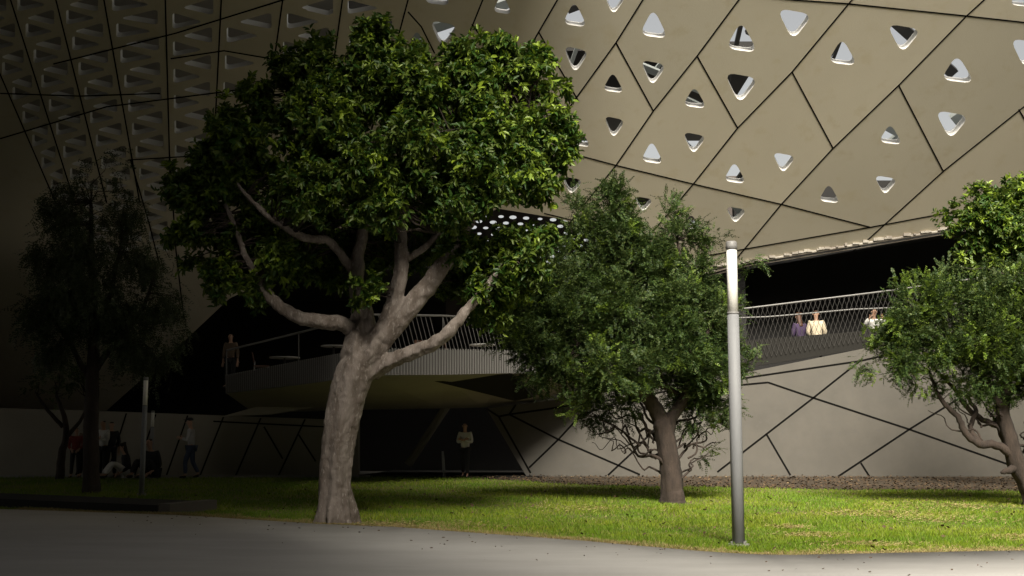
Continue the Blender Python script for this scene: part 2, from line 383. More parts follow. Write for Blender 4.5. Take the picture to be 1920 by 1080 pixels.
H_(570,618,17,26,False); H_(652,712,14,26,True); H_(655,690,82,20,True)
# triangulate
def perforated(name, outline, holes, fn, nfn, thick, step, m_front, m_rev, parent, seams=()):
    if not isinstance(m_front, list): m_front = [m_front]
    pts = []; faces = []; edges = []
    def addloop(lp):
        ar = sum(lp[i-1][0]*lp[i][1]-lp[i][0]*lp[i-1][1] for i in range(len(lp)))
        if ar < 0: lp = lp[::-1]
        b = len(pts); pts.extend(Vector((p[0], p[1])) for p in lp); faces.append(list(range(b, b+len(lp))))
    def dens(lp):
        o = []
        for i in range(len(lp)):
            a = lp[i]; b = lp[(i+1) % len(lp)]; L = math.hypot(b[0]-a[0], b[1]-a[1]); k = max(1, int(L/step))
            for j in range(k): o.append((a[0]+(b[0]-a[0])*j/k, a[1]+(b[1]-a[1])*j/k))
        return o
    addloop(dens(outline))
    hb = []
    for h in holes: addloop(h); hx = [p[0] for p in h]; hy = [p[1] for p in h]; hb.append((min(hx)-3, max(hx)+3, min(hy)-3, max(hy)+3))
    xs = [p[0] for p in outline]; yy = [p[1] for p in outline]
    def inside(x, y):
        c = False; n = len(outline)
        for i in range(n):
            (x1, y1), (x2, y2) = outline[i], outline[(i+1) % n]
            if (y1 > y) != (y2 > y) and x < (x2-x1)*(y-y1)/(y2-y1)+x1: c = not c
        return c
    gx = np.arange(min(xs)+step*.5, max(xs), step); gy = np.arange(min(yy)+step*.5, max(yy), step)
    for x in gx:
        for y in gy:
            if inside(x, y) and not any(a < x < b and c < y < d for a, b, c, d in hb): pts.append(Vector((float(x), float(y))))
    for sm in seams:
        b = len(pts); pts.extend(Vector((float(p[0])+.013, float(p[1])+.017)) for p in sm); edges += [(b+i, b+i+1) for i in range(len(sm)-1)]
    vo, eo, fo, ov, oe, of = delaunay_2d_cdt(pts, edges, faces, 1, 1e-4)
    cut = {(min(e), max(e)) for e, o in zip(eo, oe) if any(q < len(edges) for q in o)}
    keep = [f for f, o in zip(fo, of) if 0 in o and all(q == 0 for q in o)]
    vs = [fn(v.x, v.y) for v in vo]; bk = [p-nfn(v.x, v.y)*thick for p, v in zip(vs, vo)]; n = len(vs)
    cnt = {}
    for f in keep:
        for i in range(len(f)):
            a, b = f[i], f[(i+1) % len(f)]; cnt.setdefault((min(a, b), max(a, b)), []).append((a, b))
    NF = len(m_front); par = list(range(len(keep))); own = {}
    def root(a):
        while par[a] != a: par[a] = par[par[a]]; a = par[a]
        return a
    for fi, f in enumerate(keep):
        for i in range(len(f)):
            e = (min(f[i], f[(i+1) % len(f)]), max(f[i], f[(i+1) % len(f)]))
            if e in cut: continue
            if e in own: par[root(fi)] = root(own[e])
            else: own[e] = fi
    tone = {}; rt = random.Random(5)
    fs = [tuple(f) for f in keep]; mi = []
    for fi in range(len(keep)): mi.append(tone.setdefault(root(fi), rt.randrange(NF)))
    fs += [tuple(n+i for i in f[::-1]) for f in keep]; mi += [NF]*len(keep)
    for e, l in cnt.items():
        if len(l) == 1: a, b = l[0]; fs.append((b, a, n+a, n+b)); mi.append(NF)
    me = bpy.data.meshes.new(name); me.from_pydata([tuple(v) for v in vs+bk], [], fs); me.polygons.foreach_set('material_index', mi)
    return link(name, me, m_front+[m_rev], parent)
# joints
SE = [[(1600,470),(1630,447),(1770,320),(1920,200),(2100,60),(2300,-90)],[(1375,492),(1465,383),(1560,280),(1685,160),(1812,30),(1845,0),(2000,-160),(2300,-450)],
 [(1150,505),(1232,425),(1300,345),(1383,240),(1485,135),(1593,5),(1700,-120),(1900,-350)],[(1000,505),(1090,390),(1155,310),(1225,208),(1307,105),(1385,0),(1500,-150),(1700,-400)],
 [(930,395),(1000,300),(1065,205),(1155,80),(1205,0),(1300,-150),(1430,-400)],[(830,400),(930,200),(1010,60),(1045,0),(1110,-130),(1220,-400)],
 [(760,400),(840,150),(885,50),(905,0),(960,-150),(1040,-400)],[(650,430),(720,150),(745,75),(765,0),(800,-150),(860,-400)],
 [(1485,135),(1562,278)],[(1685,160),(1768,320)],[(1307,105),(1383,240)],[(1155,80),(1225,208)],[(1010,60),(1085,190)],[(885,45),(930,110)],[(765,22),(790,50),(815,100)],[(1910,205),(1960,290)],
 [(1000,270),(1080,290),(1155,310),(1300,345),(1465,383),(1632,426)],[(1310,482),(1390,468),(1632,426),(1745,405),(1950,370),(2300,310)],
 [(1000,-60),(1200,-30),(1490,0),(1590,7),(1812,30),(1920,42),(2300,85)],[(1020,400),(1110,422),(1180,440),(1300,480)]]
for c in COLS[:]: SE.append([(cx(c, -400), -400), (cx(c, 0), 0), (cx(c, 300), 300), (cx(c, 380), 380)])
SE += [[(100,120),(330,62),(530,0),(700,-50)],[(320,110),(420,95),(520,112),(640,140)],[(0,260),(200,200),(420,172),(500,160)],[(0,175),(150,180),(300,175)],[(245,300),(280,420),(300,500)],[(318,290),(330,470),(345,600)],[(240,300),(400,290)]]
facade = perforated('leaning_facade', OUT, HOLES, fac, fnorm, 0.26, 45, [M['panel'], M['panel_b'], M['panel_c']], M['reveal'], bld, SE)
jb = MB()
for s in SE:
    pp = []
    for i in range(len(s)-1):
        k = max(1, int(math.hypot(s[i+1][0]-s[i][0], s[i+1][1]-s[i][1])/30))
        for j in range(k): pp.append((s[i][0]+(s[i+1][0]-s[i][0])*j/k, s[i][1]+(s[i+1][1]-s[i][1])*j/k))
    pp.append(s[-1])
    wp = [fac(*q)+fnorm(*q)*0.002 for q in pp]
    jb.strip(wp, fnorm(*pp[len(pp)//2]), 0.042, 0.006)
jb.build('joint', M['seam'], facade)
# rim: gutter with clips and debris, running along the lower edge
rb = MB()
rp = [(1322,512),(1400,491),(1560,465),(1740,436),(1900,410),(2300,345)]
rpw = [fac(*q) for q in rp]
rb.tube([p+Vector((0, -.03, -.03)) for p in rpw], 0.045, 8)
rb.tube([p+Vector((0, .06, -.12)) for p in rpw], 0.03, 8)
for i in range(60):
    t = random.random(); q = (1330+t*700, RIM(1330+t*700)); p = fac(*q); L = 0.03+random.random()*0.09
    rb.box((p.x-L, p.y-.10, p.z-.03), (p.x+L, p.y-.02, p.z+.015+random.random()*.05))
rb.build('gutter', M['rim'], facade)
# back-of-facade: steel between the skins (right) and a backing added to keep bright sky out of the left openings
for i in range(60):
    px = 820+random.random()*1150; py = -40+random.random()*460
    if py > RIM(px)-60 or (px < 1330 and py > 350): continue
    c = fac(px, py)-fnorm(px, py)*(0.7+random.random()*1.2)
    an = random.choice([0.2, 0.9, 1.2, 2.2, 2.6])+random.random()*.3; u = Vector((math.cos(an), 0, 0))+Vector((0, -.7, .7))*math.sin(an)
    L = 0.8+random.random()*1.8; b = MB(); r = 0.04+random.random()*0.12
    b.strip([c-u*L, c+u*L], Vector((0, -.7, -.7)), r*2, r*1.4); b.build('beam', M['beam'] if random.random() < .45 else M['beam_pale'], bld)
ib = MB()
q = []
lo = [P(-900, 800, 45.5), P(-900, -560, 31.3), P(640, -560, 31.3), P(640, 480, 45)]
lo2 = [v+Vector((0, .2, .2)) for v in lo]
ib.hexa(lo, lo2); ib.build('sky_backing', M['soffit'], bld)
# perforated far screen seen between the trees
HO = []
for r in range(15):
    for c in range(23):
        x = 850+c*25+(r % 2)*12.5+random.uniform(-2, 2); y = 398+r*11.5+(x-1000)*0.06; s = 0.55+0.35*random.random()
        if 400 < y < 560 and x < 1385: HO.append([(x+8.5*s*math.cos(t), y+4.4*s*math.sin(t)) for t in np.linspace(0, 2*math.pi, 9)[:-1]])
perforated('perforated_screen', [(836,330),(1420,330),(1420,590),(836,590)], HO, lambda a, b: P(a, b, 47.0), lambda a, b: Vector((0, -1, 0)), 0.06, 60, M['screen'], M['screen'], bld)
# recesses painted near-black for their shade, behind terrace and balcony
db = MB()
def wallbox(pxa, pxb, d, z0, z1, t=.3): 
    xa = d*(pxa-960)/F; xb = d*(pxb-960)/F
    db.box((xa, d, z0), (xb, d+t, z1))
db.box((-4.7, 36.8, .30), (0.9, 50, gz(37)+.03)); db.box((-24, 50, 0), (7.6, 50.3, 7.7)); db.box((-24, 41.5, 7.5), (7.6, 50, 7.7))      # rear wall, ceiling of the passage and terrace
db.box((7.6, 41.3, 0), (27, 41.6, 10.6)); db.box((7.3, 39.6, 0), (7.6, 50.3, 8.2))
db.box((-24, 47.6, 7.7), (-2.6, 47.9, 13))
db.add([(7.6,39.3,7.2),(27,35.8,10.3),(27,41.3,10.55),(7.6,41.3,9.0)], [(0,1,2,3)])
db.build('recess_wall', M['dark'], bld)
# podium wall, right
def yz(px, py, d): return P(px, py, d)
def wallprism(name, outline, d, t, m, parent=bld):
    b = MB(); f = [P(x, y, d) for x, y in outline]; k = [v+Vector((0, t, 0)) for v in f]
    b.hexa(f, k); return b.build(name, m, parent)
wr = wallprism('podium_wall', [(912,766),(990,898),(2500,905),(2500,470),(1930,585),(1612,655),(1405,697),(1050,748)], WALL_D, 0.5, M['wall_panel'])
sb = MB()
for s in [[(912,766),(935,781),(995,887)],[(935,781),(955,777),(1047,764),(1200,742),(1415,706),(1612,677),(1950,600),(2400,510)],[(955,777),(967,759)],[(955,777),(1047,824),(1200,890)],[(1090,777),(1047,824),(992,877)],
 [(1260,770),(1187,847),(1140,891)],[(1612,677),(1525,746),(1437,814),(1345,885)],[(1440,717),(1525,746),(1705,805),(1880,867),(1960,895)],[(1437,814),(1482,891)],[(1960,640),(1790,752),(1705,805),(1572,893)],[(1614,868),(1630,893)],[(1250,735),(1440,717)],[(1090,777),(1200,742)]]:
    sb.strip([P(x, y, WALL_D-0.002) for x, y in s], Vector((0, -1, 0)), 0.055, 0.006)
sb.build('joint', M['seam'], wr)
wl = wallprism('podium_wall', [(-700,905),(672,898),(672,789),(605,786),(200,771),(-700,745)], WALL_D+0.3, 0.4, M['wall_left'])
sb = MB()
for s in [[(237,775),(200,892)],[(182,773),(142,892)],[(292,777),(252,892)],[(352,779),(312,892)],[(419,782),(375,892)],[(489,784),(442,892)],[(572,786),(522,892)],[(655,790),(602,892)],[(400,790),(602,800),(668,803)],[(495,800),(530,860)],[(560,815),(592,865)]]:
    sb.strip([P(x, y, WALL_D+0.298) for x, y in s], Vector((0, -1, 0)), 0.045, 0.006)
sb.build('joint', M['seam'], wl)
# terrace with prow
TP = [(425,34,705,738,657),(560,32,679,722,624),(690,30,655,704,590),(830,31.3,656,703,592),(960,33,659,700,600),(1130,36,668,703,615)]
top = [P(p[0], p[2], p[1]) for p in TP]; bot = [P(p[0], p[3], p[1]) for p in TP]; rail = [P(p[0], p[4], p[1]) for p in TP]
ter = MB()
back_b = [P(470, 770, 38.0), P(560, 772, 38.0), P(700, 768, 38.0), P(830, 766, 38.0), P(905, 764, 38.0), P(1000, 757, 38.0)]
nT = len(TP)
fl = [Vector((b_.x, 41.0, 3.2)) for b_ in top]
vs = top+bot+back_b+fl
fs = []
for i in range(nT-1):
    fs += [(i, i+1, nT+i+1, nT+i), (nT+i, nT+i+1, 2*nT+i+1, 2*nT+i), (2*nT+i, 2*nT+i+1, 3*nT+i+1, 3*nT+i), (3*nT+i, 3*nT+i+1, i+1, i)]
fs += [(0, nT, 2*nT, 3*nT), (nT-1, 3*nT+nT-1, 2*nT+nT-1, nT+nT-1)]
ter.add(vs, fs); terrace = ter.build('terrace', M['soffit'], bld)
# folded dark facet under the terrace
fb = MB(); fb.hexa([P(757,701,31.2), P(960,702,33.0), P(1000,745,34.5), P(965,752,35.2)], [P(757,699,31.5), P(960,699,33.4), P(1010,738,35.6), P(965,746,36.4)])
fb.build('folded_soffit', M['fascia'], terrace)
sl = MB()
def lerp(a, b, t): return a+(b-a)*t
for i in range(nT-1):
    L = (top[i+1]-top[i]).length; k = int(L/0.085)
    for j in range(k):
        t = j/k; a = lerp(bot[i], bot[i+1], t); b = lerp(top[i], top[i+1], t); off = Vector((0, -.05, 0))
        sl.strip([a+off, b+off+Vector((0, 0, .03))], Vector((0, -1, 0)), 0.032, 0.03)
sl.build('slat', M['slats'], terrace)
fc = MB()
for i in range(nT-1): fc.hexa([top[i], top[i+1], bot[i+1], bot[i]], [v+Vector((0, -.045, 0)) for v in (top[i], top[i+1], bot[i+1], bot[i])])
fc.build('fascia', M['terrace_band'], terrace)
rl = MB(); rl.tube(rail, 0.03, 8)
for i in range(nT-1):
    L = (top[i+1]-top[i]).length; k = int(L/0.13)
    for j in range(k):
        t = j/k; a = lerp(top[i], top[i+1], t); b = lerp(rail[i], rail[i+1], max(0, t-.12) if i > 1 else t)
        if i > 1: rl.tube([a, b], 0.0085, 5)
        elif j == 0: rl.tube([a, b], 0.012, 5)
rl.build('railing', M['rail_dark'], terrace)
# right balcony: mesh parapet and rails with wire net
bal = MB()
bo = [(1150,762),(1416,687),(1612,655),(1930,585),(2300,510)]; bt = [(1150,690),(1416,637),(1612,621),(1930,560),(2300,488)]
BD = WALL_D+0.6
for i in range(4):
    f = [P(*bo[i], BD), P(*bo[i+1], BD), P(*bt[i+1], BD), P(*bt[i], BD)]
    bal.hexa(f, [v+Vector((0, .15, 0)) for v in f])
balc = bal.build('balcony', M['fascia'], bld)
nb = MB(); lo_r = [(1150,606),(1340,598),(1385,596),(1440,594),(1500,589),(1600,580),(1680,577),(1930,560),(2300,530)]; up_r = [(1150,600),(1385,580),(1660,546),(1880,515),(2300,455)]
rr = MB(); rr.tube([P(x, y, BD) for x, y in up_r], 0.028, 8); rr.tube([P(x, y, BD) for x, y in lo_r], 0.024, 8)
rr.build('handrail', M['rail_dark'], balc)
lx = [p[0] for p in bo]; 
def ytop(px): return float(np.interp(px, [p[0] for p in up_r], [p[1] for p in up_r]))
def ybot(px): return float(np.interp(px, [p[0] for p in bo], [p[1]-14 for p in bo]))
for i in range(110):
    px = 1150+i*9
    for s in (38, -30):
        a = (px, ybot(px)); b = (px-s, ytop(px-s)) if s > 0 else (px-s, ytop(px-s))
        nb.tube([P(*a, BD-.06), P(*b, BD-.02)], 0.0065, 4)
nb.build('net', M['net'], balc)
b = MB(); f = [P(x, y, 36.9) for x, y in [(415,781),(505,777),(590,763),(560,752),(490,760)]]; b.hexa(f, [v+Vector((0, .3, 0)) for v in f]); b.build('ledge', M['soffit'], bld)
# strut under the terrace
MB().tube([P(765, 872, 40), P(840, 758, 40)], 0.13, 8).build('strut', M['soffit'], bld)
# roof over the left and centre, and the wing behind the camera on the left: both unseen, added to darken this side
rf = MB()
EX, EY = 2.6, -6.0
sl_ = math.tan(R(SUN_AZ))
RZ = 17.5
edge = [(EX, EY), (2.2, -1), (-1.0, 4), (-1.0, 9), (0.6, 17), (1.6, 27.2), (-1.5, 28.6), (-3.5, 50)]  # edge bent so that sunlight reaches the big crown
poly = [(-30, EY)]+edge+[(-30, 50)]
rf.hexa([Vector((x, y, RZ)) for x, y in poly], [Vector((x, y, RZ+.5)) for x, y in poly]); rf.build('added_roof', M['dark'], bld)
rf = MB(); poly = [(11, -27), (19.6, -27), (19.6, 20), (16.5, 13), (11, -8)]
rf.hexa([Vector((x, y, RZ)) for x, y in poly], [Vector((x, y, RZ+.5)) for x, y in poly]); rf.build('added_roof', M['dark'], bld)  # unseen right-hand slab, added to narrow the open sky
MB().box((-6, 36.5, 13.6), (7.8, 47.5, 13.9)).build('screen_shade', M['dark'], bld)  # slab added only to keep the sun off the perforated screen
blocker = empty('shade_block', (-20, -7, 0), 'added unseen shading wing closing the left side of the court', 'building')
wg = MB(); wg.box((-60, EY-8, 0), (EX, EY, RZ+.5)); wg.box((-30, EY, 0), (-19, 20, RZ)); wg.box((-30, 37, 0), (-19, 60, RZ)); wg.box((-30, 20, 7.5), (-19, 37, RZ)); wg.build('wall', M['dark'], blocker)  # low gap in the side mass lets some sky light in
blocker2 = empty('shade_block', (24, 20, 0), 'added unseen shading wing closing the right side of the court', 'building')
wg = MB(); wg.box((19.5, -30, 0), (30, 27, 38)); wg.build('wall', M['dark'], blocker2)  # tall unseen mass, added to cut sky light from the right

blocker3 = empty('shade_block', (4, -28, 0), 'added unseen shading wing far behind the place one looks from', 'building')
wg = MB(); wg.box((-20, -32, 0), (19.4, -27, 19)); wg.build('wall', M['dark'], blocker3)  # unseen mass, added to block the low sky glow
# ------------------------------------------------------------------ low wall at left
b = MB(); A0, A1 = PG(-250, 940), PG(318, 966)
a_t, b_t = PG(-250, 922), PG(300, 950)
dirv = (A1-A0).normalized(); nv = Vector((-dirv.y, dirv.x, 0))
def low(b, p, q, wd, h):
    v = [p, q, q+nv*wd, p+nv*wd]; b.hexa([Vector((k.x, k.y, gz(k.y)-.05)) for k in v], [Vector((k.x, k.y, gz(k.y)+h)) for k in v])
lw = empty('low_wall', A1, 'low dark wall ending in a pale block at the left of the pavement', 'low wall')
low(b, A0, A1-dirv*.3, 1.3, 0.17); b.build('wall', M['dark'], lw)
b = MB(); low(b, A1-dirv*.27, A1, 1.3, 0.20); b.build('end_block', M['added_roof'], lw)

# ------------------------------------------------------------------ lamp posts
def lamp(basept, H, r, label):
    o = empty('street_lamp', basept, label, 'lamp post', 'cylindrical lamp posts')
    def lathe(name, prof, m):
        b = MB(); b.tube([Vector((0, 0, z)) for z, _ in prof], [q for _, q in prof], 24)
        me_o = b.build(name, m, None, True); me_o.parent = o
        try:
            for e in me_o.data.edges: pass
        except Exception: pass
        return me_o
    lathe('pole', [(0.0, r), (H*.4, r*.99), (H*.755, r*.93)], M['post'])
    lathe('collar', [(H*.755, r*.97), (H*.762, r*.97)], M['cap'])
    lathe('diffuser', [(H*.762, r*.86), (H*.86, r*.86), (H*.972, r*.86)], M['diffuser'])
    lathe('cap', [(H*.972, r*.92), (H*.985, r*.92), (H*.996, r*.9), (H, r*.8)], M['cap'])
    b = MB(); b.tube([Vector((0, 0, -.01)), Vector((0, 0, .035))], [r*1.75, r*1.7], 20); p = b.build('base_plate', M['kerb'], None); p.parent = o
    for q in range(4):
        an = q*math.pi/2+.5; b = MB(); b.tube([Vector((math.cos(an)*r*1.4, math.sin(an)*r*1.4, .03)), Vector((math.cos(an)*r*1.4, math.sin(an)*r*1.4, .07))], .014, 6)
        p = b.build('bolt', M['cap'], None); p.parent = o
    return o
pb = PG(1385, 1024); lamp(pb, P(1371, 453, pb.y).z-pb.z, 0.087, 'tall grey lamp post with white cylinder head on the right of the lawn')
pb = PG(265, 930); lamp(pb, P(264, 707, pb.y).z-pb.z, 0.06, 'dark lamp post with grey cylinder head in the shade beside the left tree')
pb = PG(282, 897); lamp(pb, P(281, 770, pb.y).z-pb.z, 0.055, 'small far lamp post standing against the left panel wall')
# bollard
pb = PG(833, 896); bo_ = MB(); bo_.tube([pb, P(831, 862, pb.y), P(830, 846, pb.y)], [.045, .042, .03], 10); tag(bo_.build('bollard', M['post'], None, True), 'thin pale bollard at the mouth of the dark passage', 'bollard')

# ------------------------------------------------------------------ foliage
def nrmz(a): return a/np.maximum(1e-9, np.linalg.norm(a, axis=-1, keepdims=True))
def leaf_quads(p, d, L, W, up):
    # p base, d unit direction, L length, W width: folded diamond of 2 quads -> 6 verts 4 tris as 2 quads
    s = nrmz(np.cross(d, up)); n = np.cross(s, d)
    L = L[:, None]; W = W[:, None]
    tip = p+d*L-n*L*0.18; mid = p+d*L*0.5; l1 = p+d*L*.34+s*W*.5+n*W*.22; l2 = p+d*L*.72+s*W*.36+n*W*.14
    r1 = p+d*L*.34-s*W*.5+n*W*.22; r2 = p+d*L*.72-s*W*.36+n*W*.14
    V = np.stack([p, l1, l2, tip, r2, r1], 1).reshape(-1, 3)
    b = np.arange(len(p))[:, None]*6
    T = np.concatenate([b+np.array([0, 1, 2, 3]), b+np.array([0, 3, 4, 5])], 1).reshape(-1, 4)
    return V, T
def blobs_from(lobes, d0, per_m2, sub_r, shrink=0, split=6, keep=.9):
    out = []
    for lb in lobes:
        px, py, r = lb[:3]; off = lb[3] if len(lb) > 3 else random.uniform(-.25, .25)*r/60; dens = lb[4] if len(lb) > 4 else 1
        r = max(8, r-shrink)
        d = d0+off; c = np.array(P(px, py, d)); rm = r/F*d
        if rm < .22: subs = [(c, rm)]
        else:
            k = split+int(rm*3); dr = nrmz(rng.normal(0, 1, (k, 3))); dr[:, 1] -= .25
            subs = [(c+q*rm*random.uniform(.45, .75), rm*random.uniform(.32, .55)) for q in dr if random.random() < keep]
            subs.append((c, rm*.5))
        for (cc, rr) in subs:
            n = int(per_m2*dens*4*math.pi*rr*rr)+2
            dr = nrmz(rng.normal(0, 1, (n, 3))); rad = rr*(0.35+0.7*rng.random(n)**0.5)
            od = nrmz(dr*.8+nrmz(cc-c+1e-6)*.5)
            pt = cc+dr*rad[:, None]
            out.append(np.concatenate([pt, od, np.full((n, 1), sub_r)*(0.6+.8*rng.random((n, 1)))], 1))
    return np.concatenate(out)
def broadleaf(name, lobes, d0, per_m2, sub_r, nleaf, L, W, mats, parent, newfrac=.12, droop=.25):
    B = blobs_from(lobes, d0, per_m2, sub_r, 14); m = len(B)
    # within each blob: twigs fanning outwards, leaves whorled round the twig end
    k = nleaf; tw = max(1, k//8)
    c = np.repeat(B[:, :3], tw, 0); o = np.repeat(B[:, 3:6], tw, 0); r = np.repeat(B[:, 6], tw)
    td = nrmz(o*0.8+np.array([0, 0, .35])+rng.normal(0, .65, c.shape)); tp = c+td*(r*rng.random(len(r))**.5)[:, None]
    young = rng.random(len(r)) < newfrac*(1+1.5*(o[:, 2] > .2)+1.0*(o[:, 0] > .3))*.6  # brighter young leaves weighted up and right, painting in the lit side
    ln = 8
    p = np.repeat(tp, ln, 0); t = np.repeat(td, ln, 0); yg = np.repeat(young, ln)
    q = nrmz(np.cross(t, rng.normal(0, 1, t.shape))); spread = 0.5+0.9*rng.random((len(p), 1))
    d = nrmz(t*0.8+q*spread-np.array([0, 0, droop])); p = p-t*(rng.random((len(p), 1))*.16)
    LL = L*(.65+.6*rng.random(len(p))); WW = LL*W
    V, T = leaf_quads(p, d, LL, WW, nrmz(t+rng.normal(0, .25, t.shape)+np.array([0, 0, .5])))
    npmesh(name, V, T, mats, parent, np.repeat(yg.astype(int), 2))
    return B
def feathery(name, lobes, d0, per_m2, sub_r, nspray, SL, mats, parent, newfrac=.12, upness=.4, spikes=True, lw=.013, ll=.055, npair=8, drop=0.0):
    B = blobs_from(lobes, d0, per_m2, sub_r, 20)
    c = np.repeat(B[:, :3], nspray, 0); o = np.repeat(B[:, 3:6], nspray, 0); r = np.repeat(B[:, 6], nspray)
    # a common heading in each clump, so that they read as plumes
    hd = np.repeat(nrmz(B[:, 3:6]+np.array([0, 0, upness])+rng.normal(0, .4, (len(B), 3))), nspray, 0)
    p0 = c+rng.normal(0, .38, c.shape)*r[:, None]+hd*(rng.random((len(r), 1))*r[:, None])
    d = nrmz(hd*1.0+rng.normal(0, .55, c.shape)-np.array([0, 0, drop])); S = SL*(.6+.7*rng.random(len(d)))
    yb = rng.random(len(B)) < newfrac; young = np.repeat(yb, nspray)
    n = len(d); s = nrmz(np.cross(d, rng.normal(0, .4, d.shape)+np.array([0, 0, 1.0]))); nn = np.cross(s, d)
    tt = np.tile(np.linspace(.1, 1, npair), (n, 1))
    base = p0[:, None]+d[:, None]*(tt*S[:, None])[..., None]-nn[:, None]*((tt**2)*S[:, None]*.25)[..., None]*(1+drop)
    Vs = []; 
    for sg in (1, -1):
        dd = nrmz(s[:, None]*sg*.8+d[:, None]*.75+rng.normal(0, .22, base.shape))
        L = (ll*(1-.45*np.abs(tt-.45)*1.6)*(.7+.6*rng.random(tt.shape)))[..., None]
        sd2 = nrmz(np.cross(dd, nn[:, None]+rng.normal(0, .3, base.shape)))*lw
        Vs.append(np.stack([base, base+dd*L*.45+sd2, base+dd*L, base+dd*L*.45-sd2], 2).reshape(-1, 3))
    V = np.concatenate(Vs); T = np.arange(len(V)).reshape(-1, 4)
    mi = np.concatenate([np.repeat(young, npair)]*2).astype(int)
    npmesh(name, V, T, mats, parent, mi)
    return B
def limb_path(mb, pts, d0, n=10, flute=None, wob=.0, seed=1, doff=None):
    q = catmull([(p[0], p[1], p[2], (p[3] if len(p) > 3 else 0)) for p in pts], 5)
    r_ = random.Random(seed); P3 = []
    for i, a in enumerate(q):
        v = P(a[0], a[1], d0+a[3]); v += Vector((r_.uniform(-1, 1), r_.uniform(-1, 1), r_.uniform(-1, 1)))*wob; P3.append(v)
    mb.tube(P3, [max(.006, a[2]) for a in q], n, flute=flute, seed=seed)
    return P3
def twigs(mb, anchors, B, frac, r0, seed=3, n=5):
    r_ = random.Random(seed); A = np.array([tuple(a) for a in anchors])
    for b in B:
        if r_.random() > frac: continue
        t = b[:3]; dd = np.linalg.norm(A-t, axis=1)+ (A[:, 2] > t[2]+.3)*1.5; a = A[int(np.argmin(dd))]
        L = np.linalg.norm(t-a)
        if L > 2.6 or L < .1: continue
        m1 = a+(t-a)*.4+np.array([r_.uniform(-.15, .15) for _ in range(3)])*L+np.array([0, 0, .06*L]); m2 = a+(t-a)*.75+np.array([r_.uniform(-.1, .1) for _ in range(3)])*L
        mb.tube([Vector(x) for x in (a, m1, m2, t)], [r0, r0*.7, r0*.45, r0*.2], n)

# ---- big broadleaf tree
D1 = PG(628, 984).y+0.25
t1 = empty('ficus_tree', PG(628, 984), 'big round crowned tree with thick pale forked trunk at the pavement edge', 'tree', 'trees on the lawn')
def flute(t, an, sd_): 
    k = max(0, 1-t*1.4)
    return 1+0.09*math.sin(an*5+3*t+sd_)*(.4+k)+0.05*math.sin(an*9-5*t)*(.3+k)+0.02*math.sin(an*2+19*t)+0.10*k**3*math.sin(an*3+1)
tb = MB(); anc = []
_q = [(630,1000,.40),(630,975,.31),(627,935,.262),(629,880,.26),(637,820,.275),(648,760,.295),(664,705,.325),(686,668,.28),(700,650,.2)]
limb_path(tb, _q, D1, 40, flute, 0, 1)
limbs = [[(676,690,.27),(700,655,.25,-.05),(725,622,.215,-.1),(762,583,.19,-.15),(800,540,.16,-.2),(835,490,.14,-.3),(865,440,.12,-.3),(890,400,.09,-.4),(940,320,.06,-.3),(990,230,.03,0)],
 [(716,630,.17,-.05),(736,580,.145,-.15),(750,520,.13,-.2),(752,460,.115,-.1),(745,400,.09,.2),(735,300,.06,.3),(700,160,.03,.2)],
 [(668,700,.27,0),(672,645,.24,-.02),(680,595,.2,.1),(670,540,.14,.2),(672,470,.11,.3),(690,380,.08,.5),(640,270,.05,.6),(600,180,.03,.6)],
 [(668,622,.12,0),(640,606,.125,-.15),(600,602,.12,-.3),(560,594,.115,-.4),(520,570,.10,-.45),(492,538,.085,-.4),(465,490,.06,-.2),(430,400,.04,0),(400,330,.02,0)],
 [(694,700,.16,0),(726,680,.135,-.1),(775,660,.12,-.25),(815,643,.115,-.4),(846,618,.10,-.5),(880,575,.08,-.4),(925,520,.05,-.3),(960,460,.025,-.2)],
 [(672,520,.08,.3),(620,455,.075,0),(580,448,.07,-.2),(530,425,.06,-.4),(480,385,.045,-.4),(430,330,.02,-.3)],
 [(755,490,.07,0),(800,460,.055,-.3),(850,400,.045,-.6),(880,300,.03,-.7)],[(745,400,.07,.2),(700,340,.06,-.4),(650,300,.05,-.9),(600,240,.03,-1.2)]]
for i, l in enumerate(limbs): anc += limb_path(tb, l, D1, 16, flute if i < 5 else None, .012, i+2)[3:]
# buttress roots
for an in np.linspace(0, 2*math.pi, 8)[:-1]:
    b0 = PG(628, 984); b0.y += .25
    tb.tube([b0+Vector((math.cos(an)*.16, math.sin(an)*.16, .55)), b0+Vector((math.cos(an)*.28, math.sin(an)*.28, .2)), b0+Vector((math.cos(an)*.34, math.sin(an)*.32, .04)), b0+Vector((math.cos(an)*.48, math.sin(an)*.42, -.08))], [.08, .085, .06, .03], 10)
trunk = tb.build('trunk', M['bark'], t1, True)
rm = trunk.modifiers.new('Remesh', 'REMESH'); rm.mode = 'VOXEL'; rm.voxel_size = 0.024; rm.use_smooth_shade = True
tx = bpy.data.textures.new('bark_relief', 'CLOUDS'); tx.noise_scale = 0.12; tx.noise_depth = 3
dm = trunk.modifiers.new('Displace', 'DISPLACE'); dm.texture = tx; dm.strength = 0.045; dm.mid_level = 0.5; dm.texture_coords = 'LOCAL'
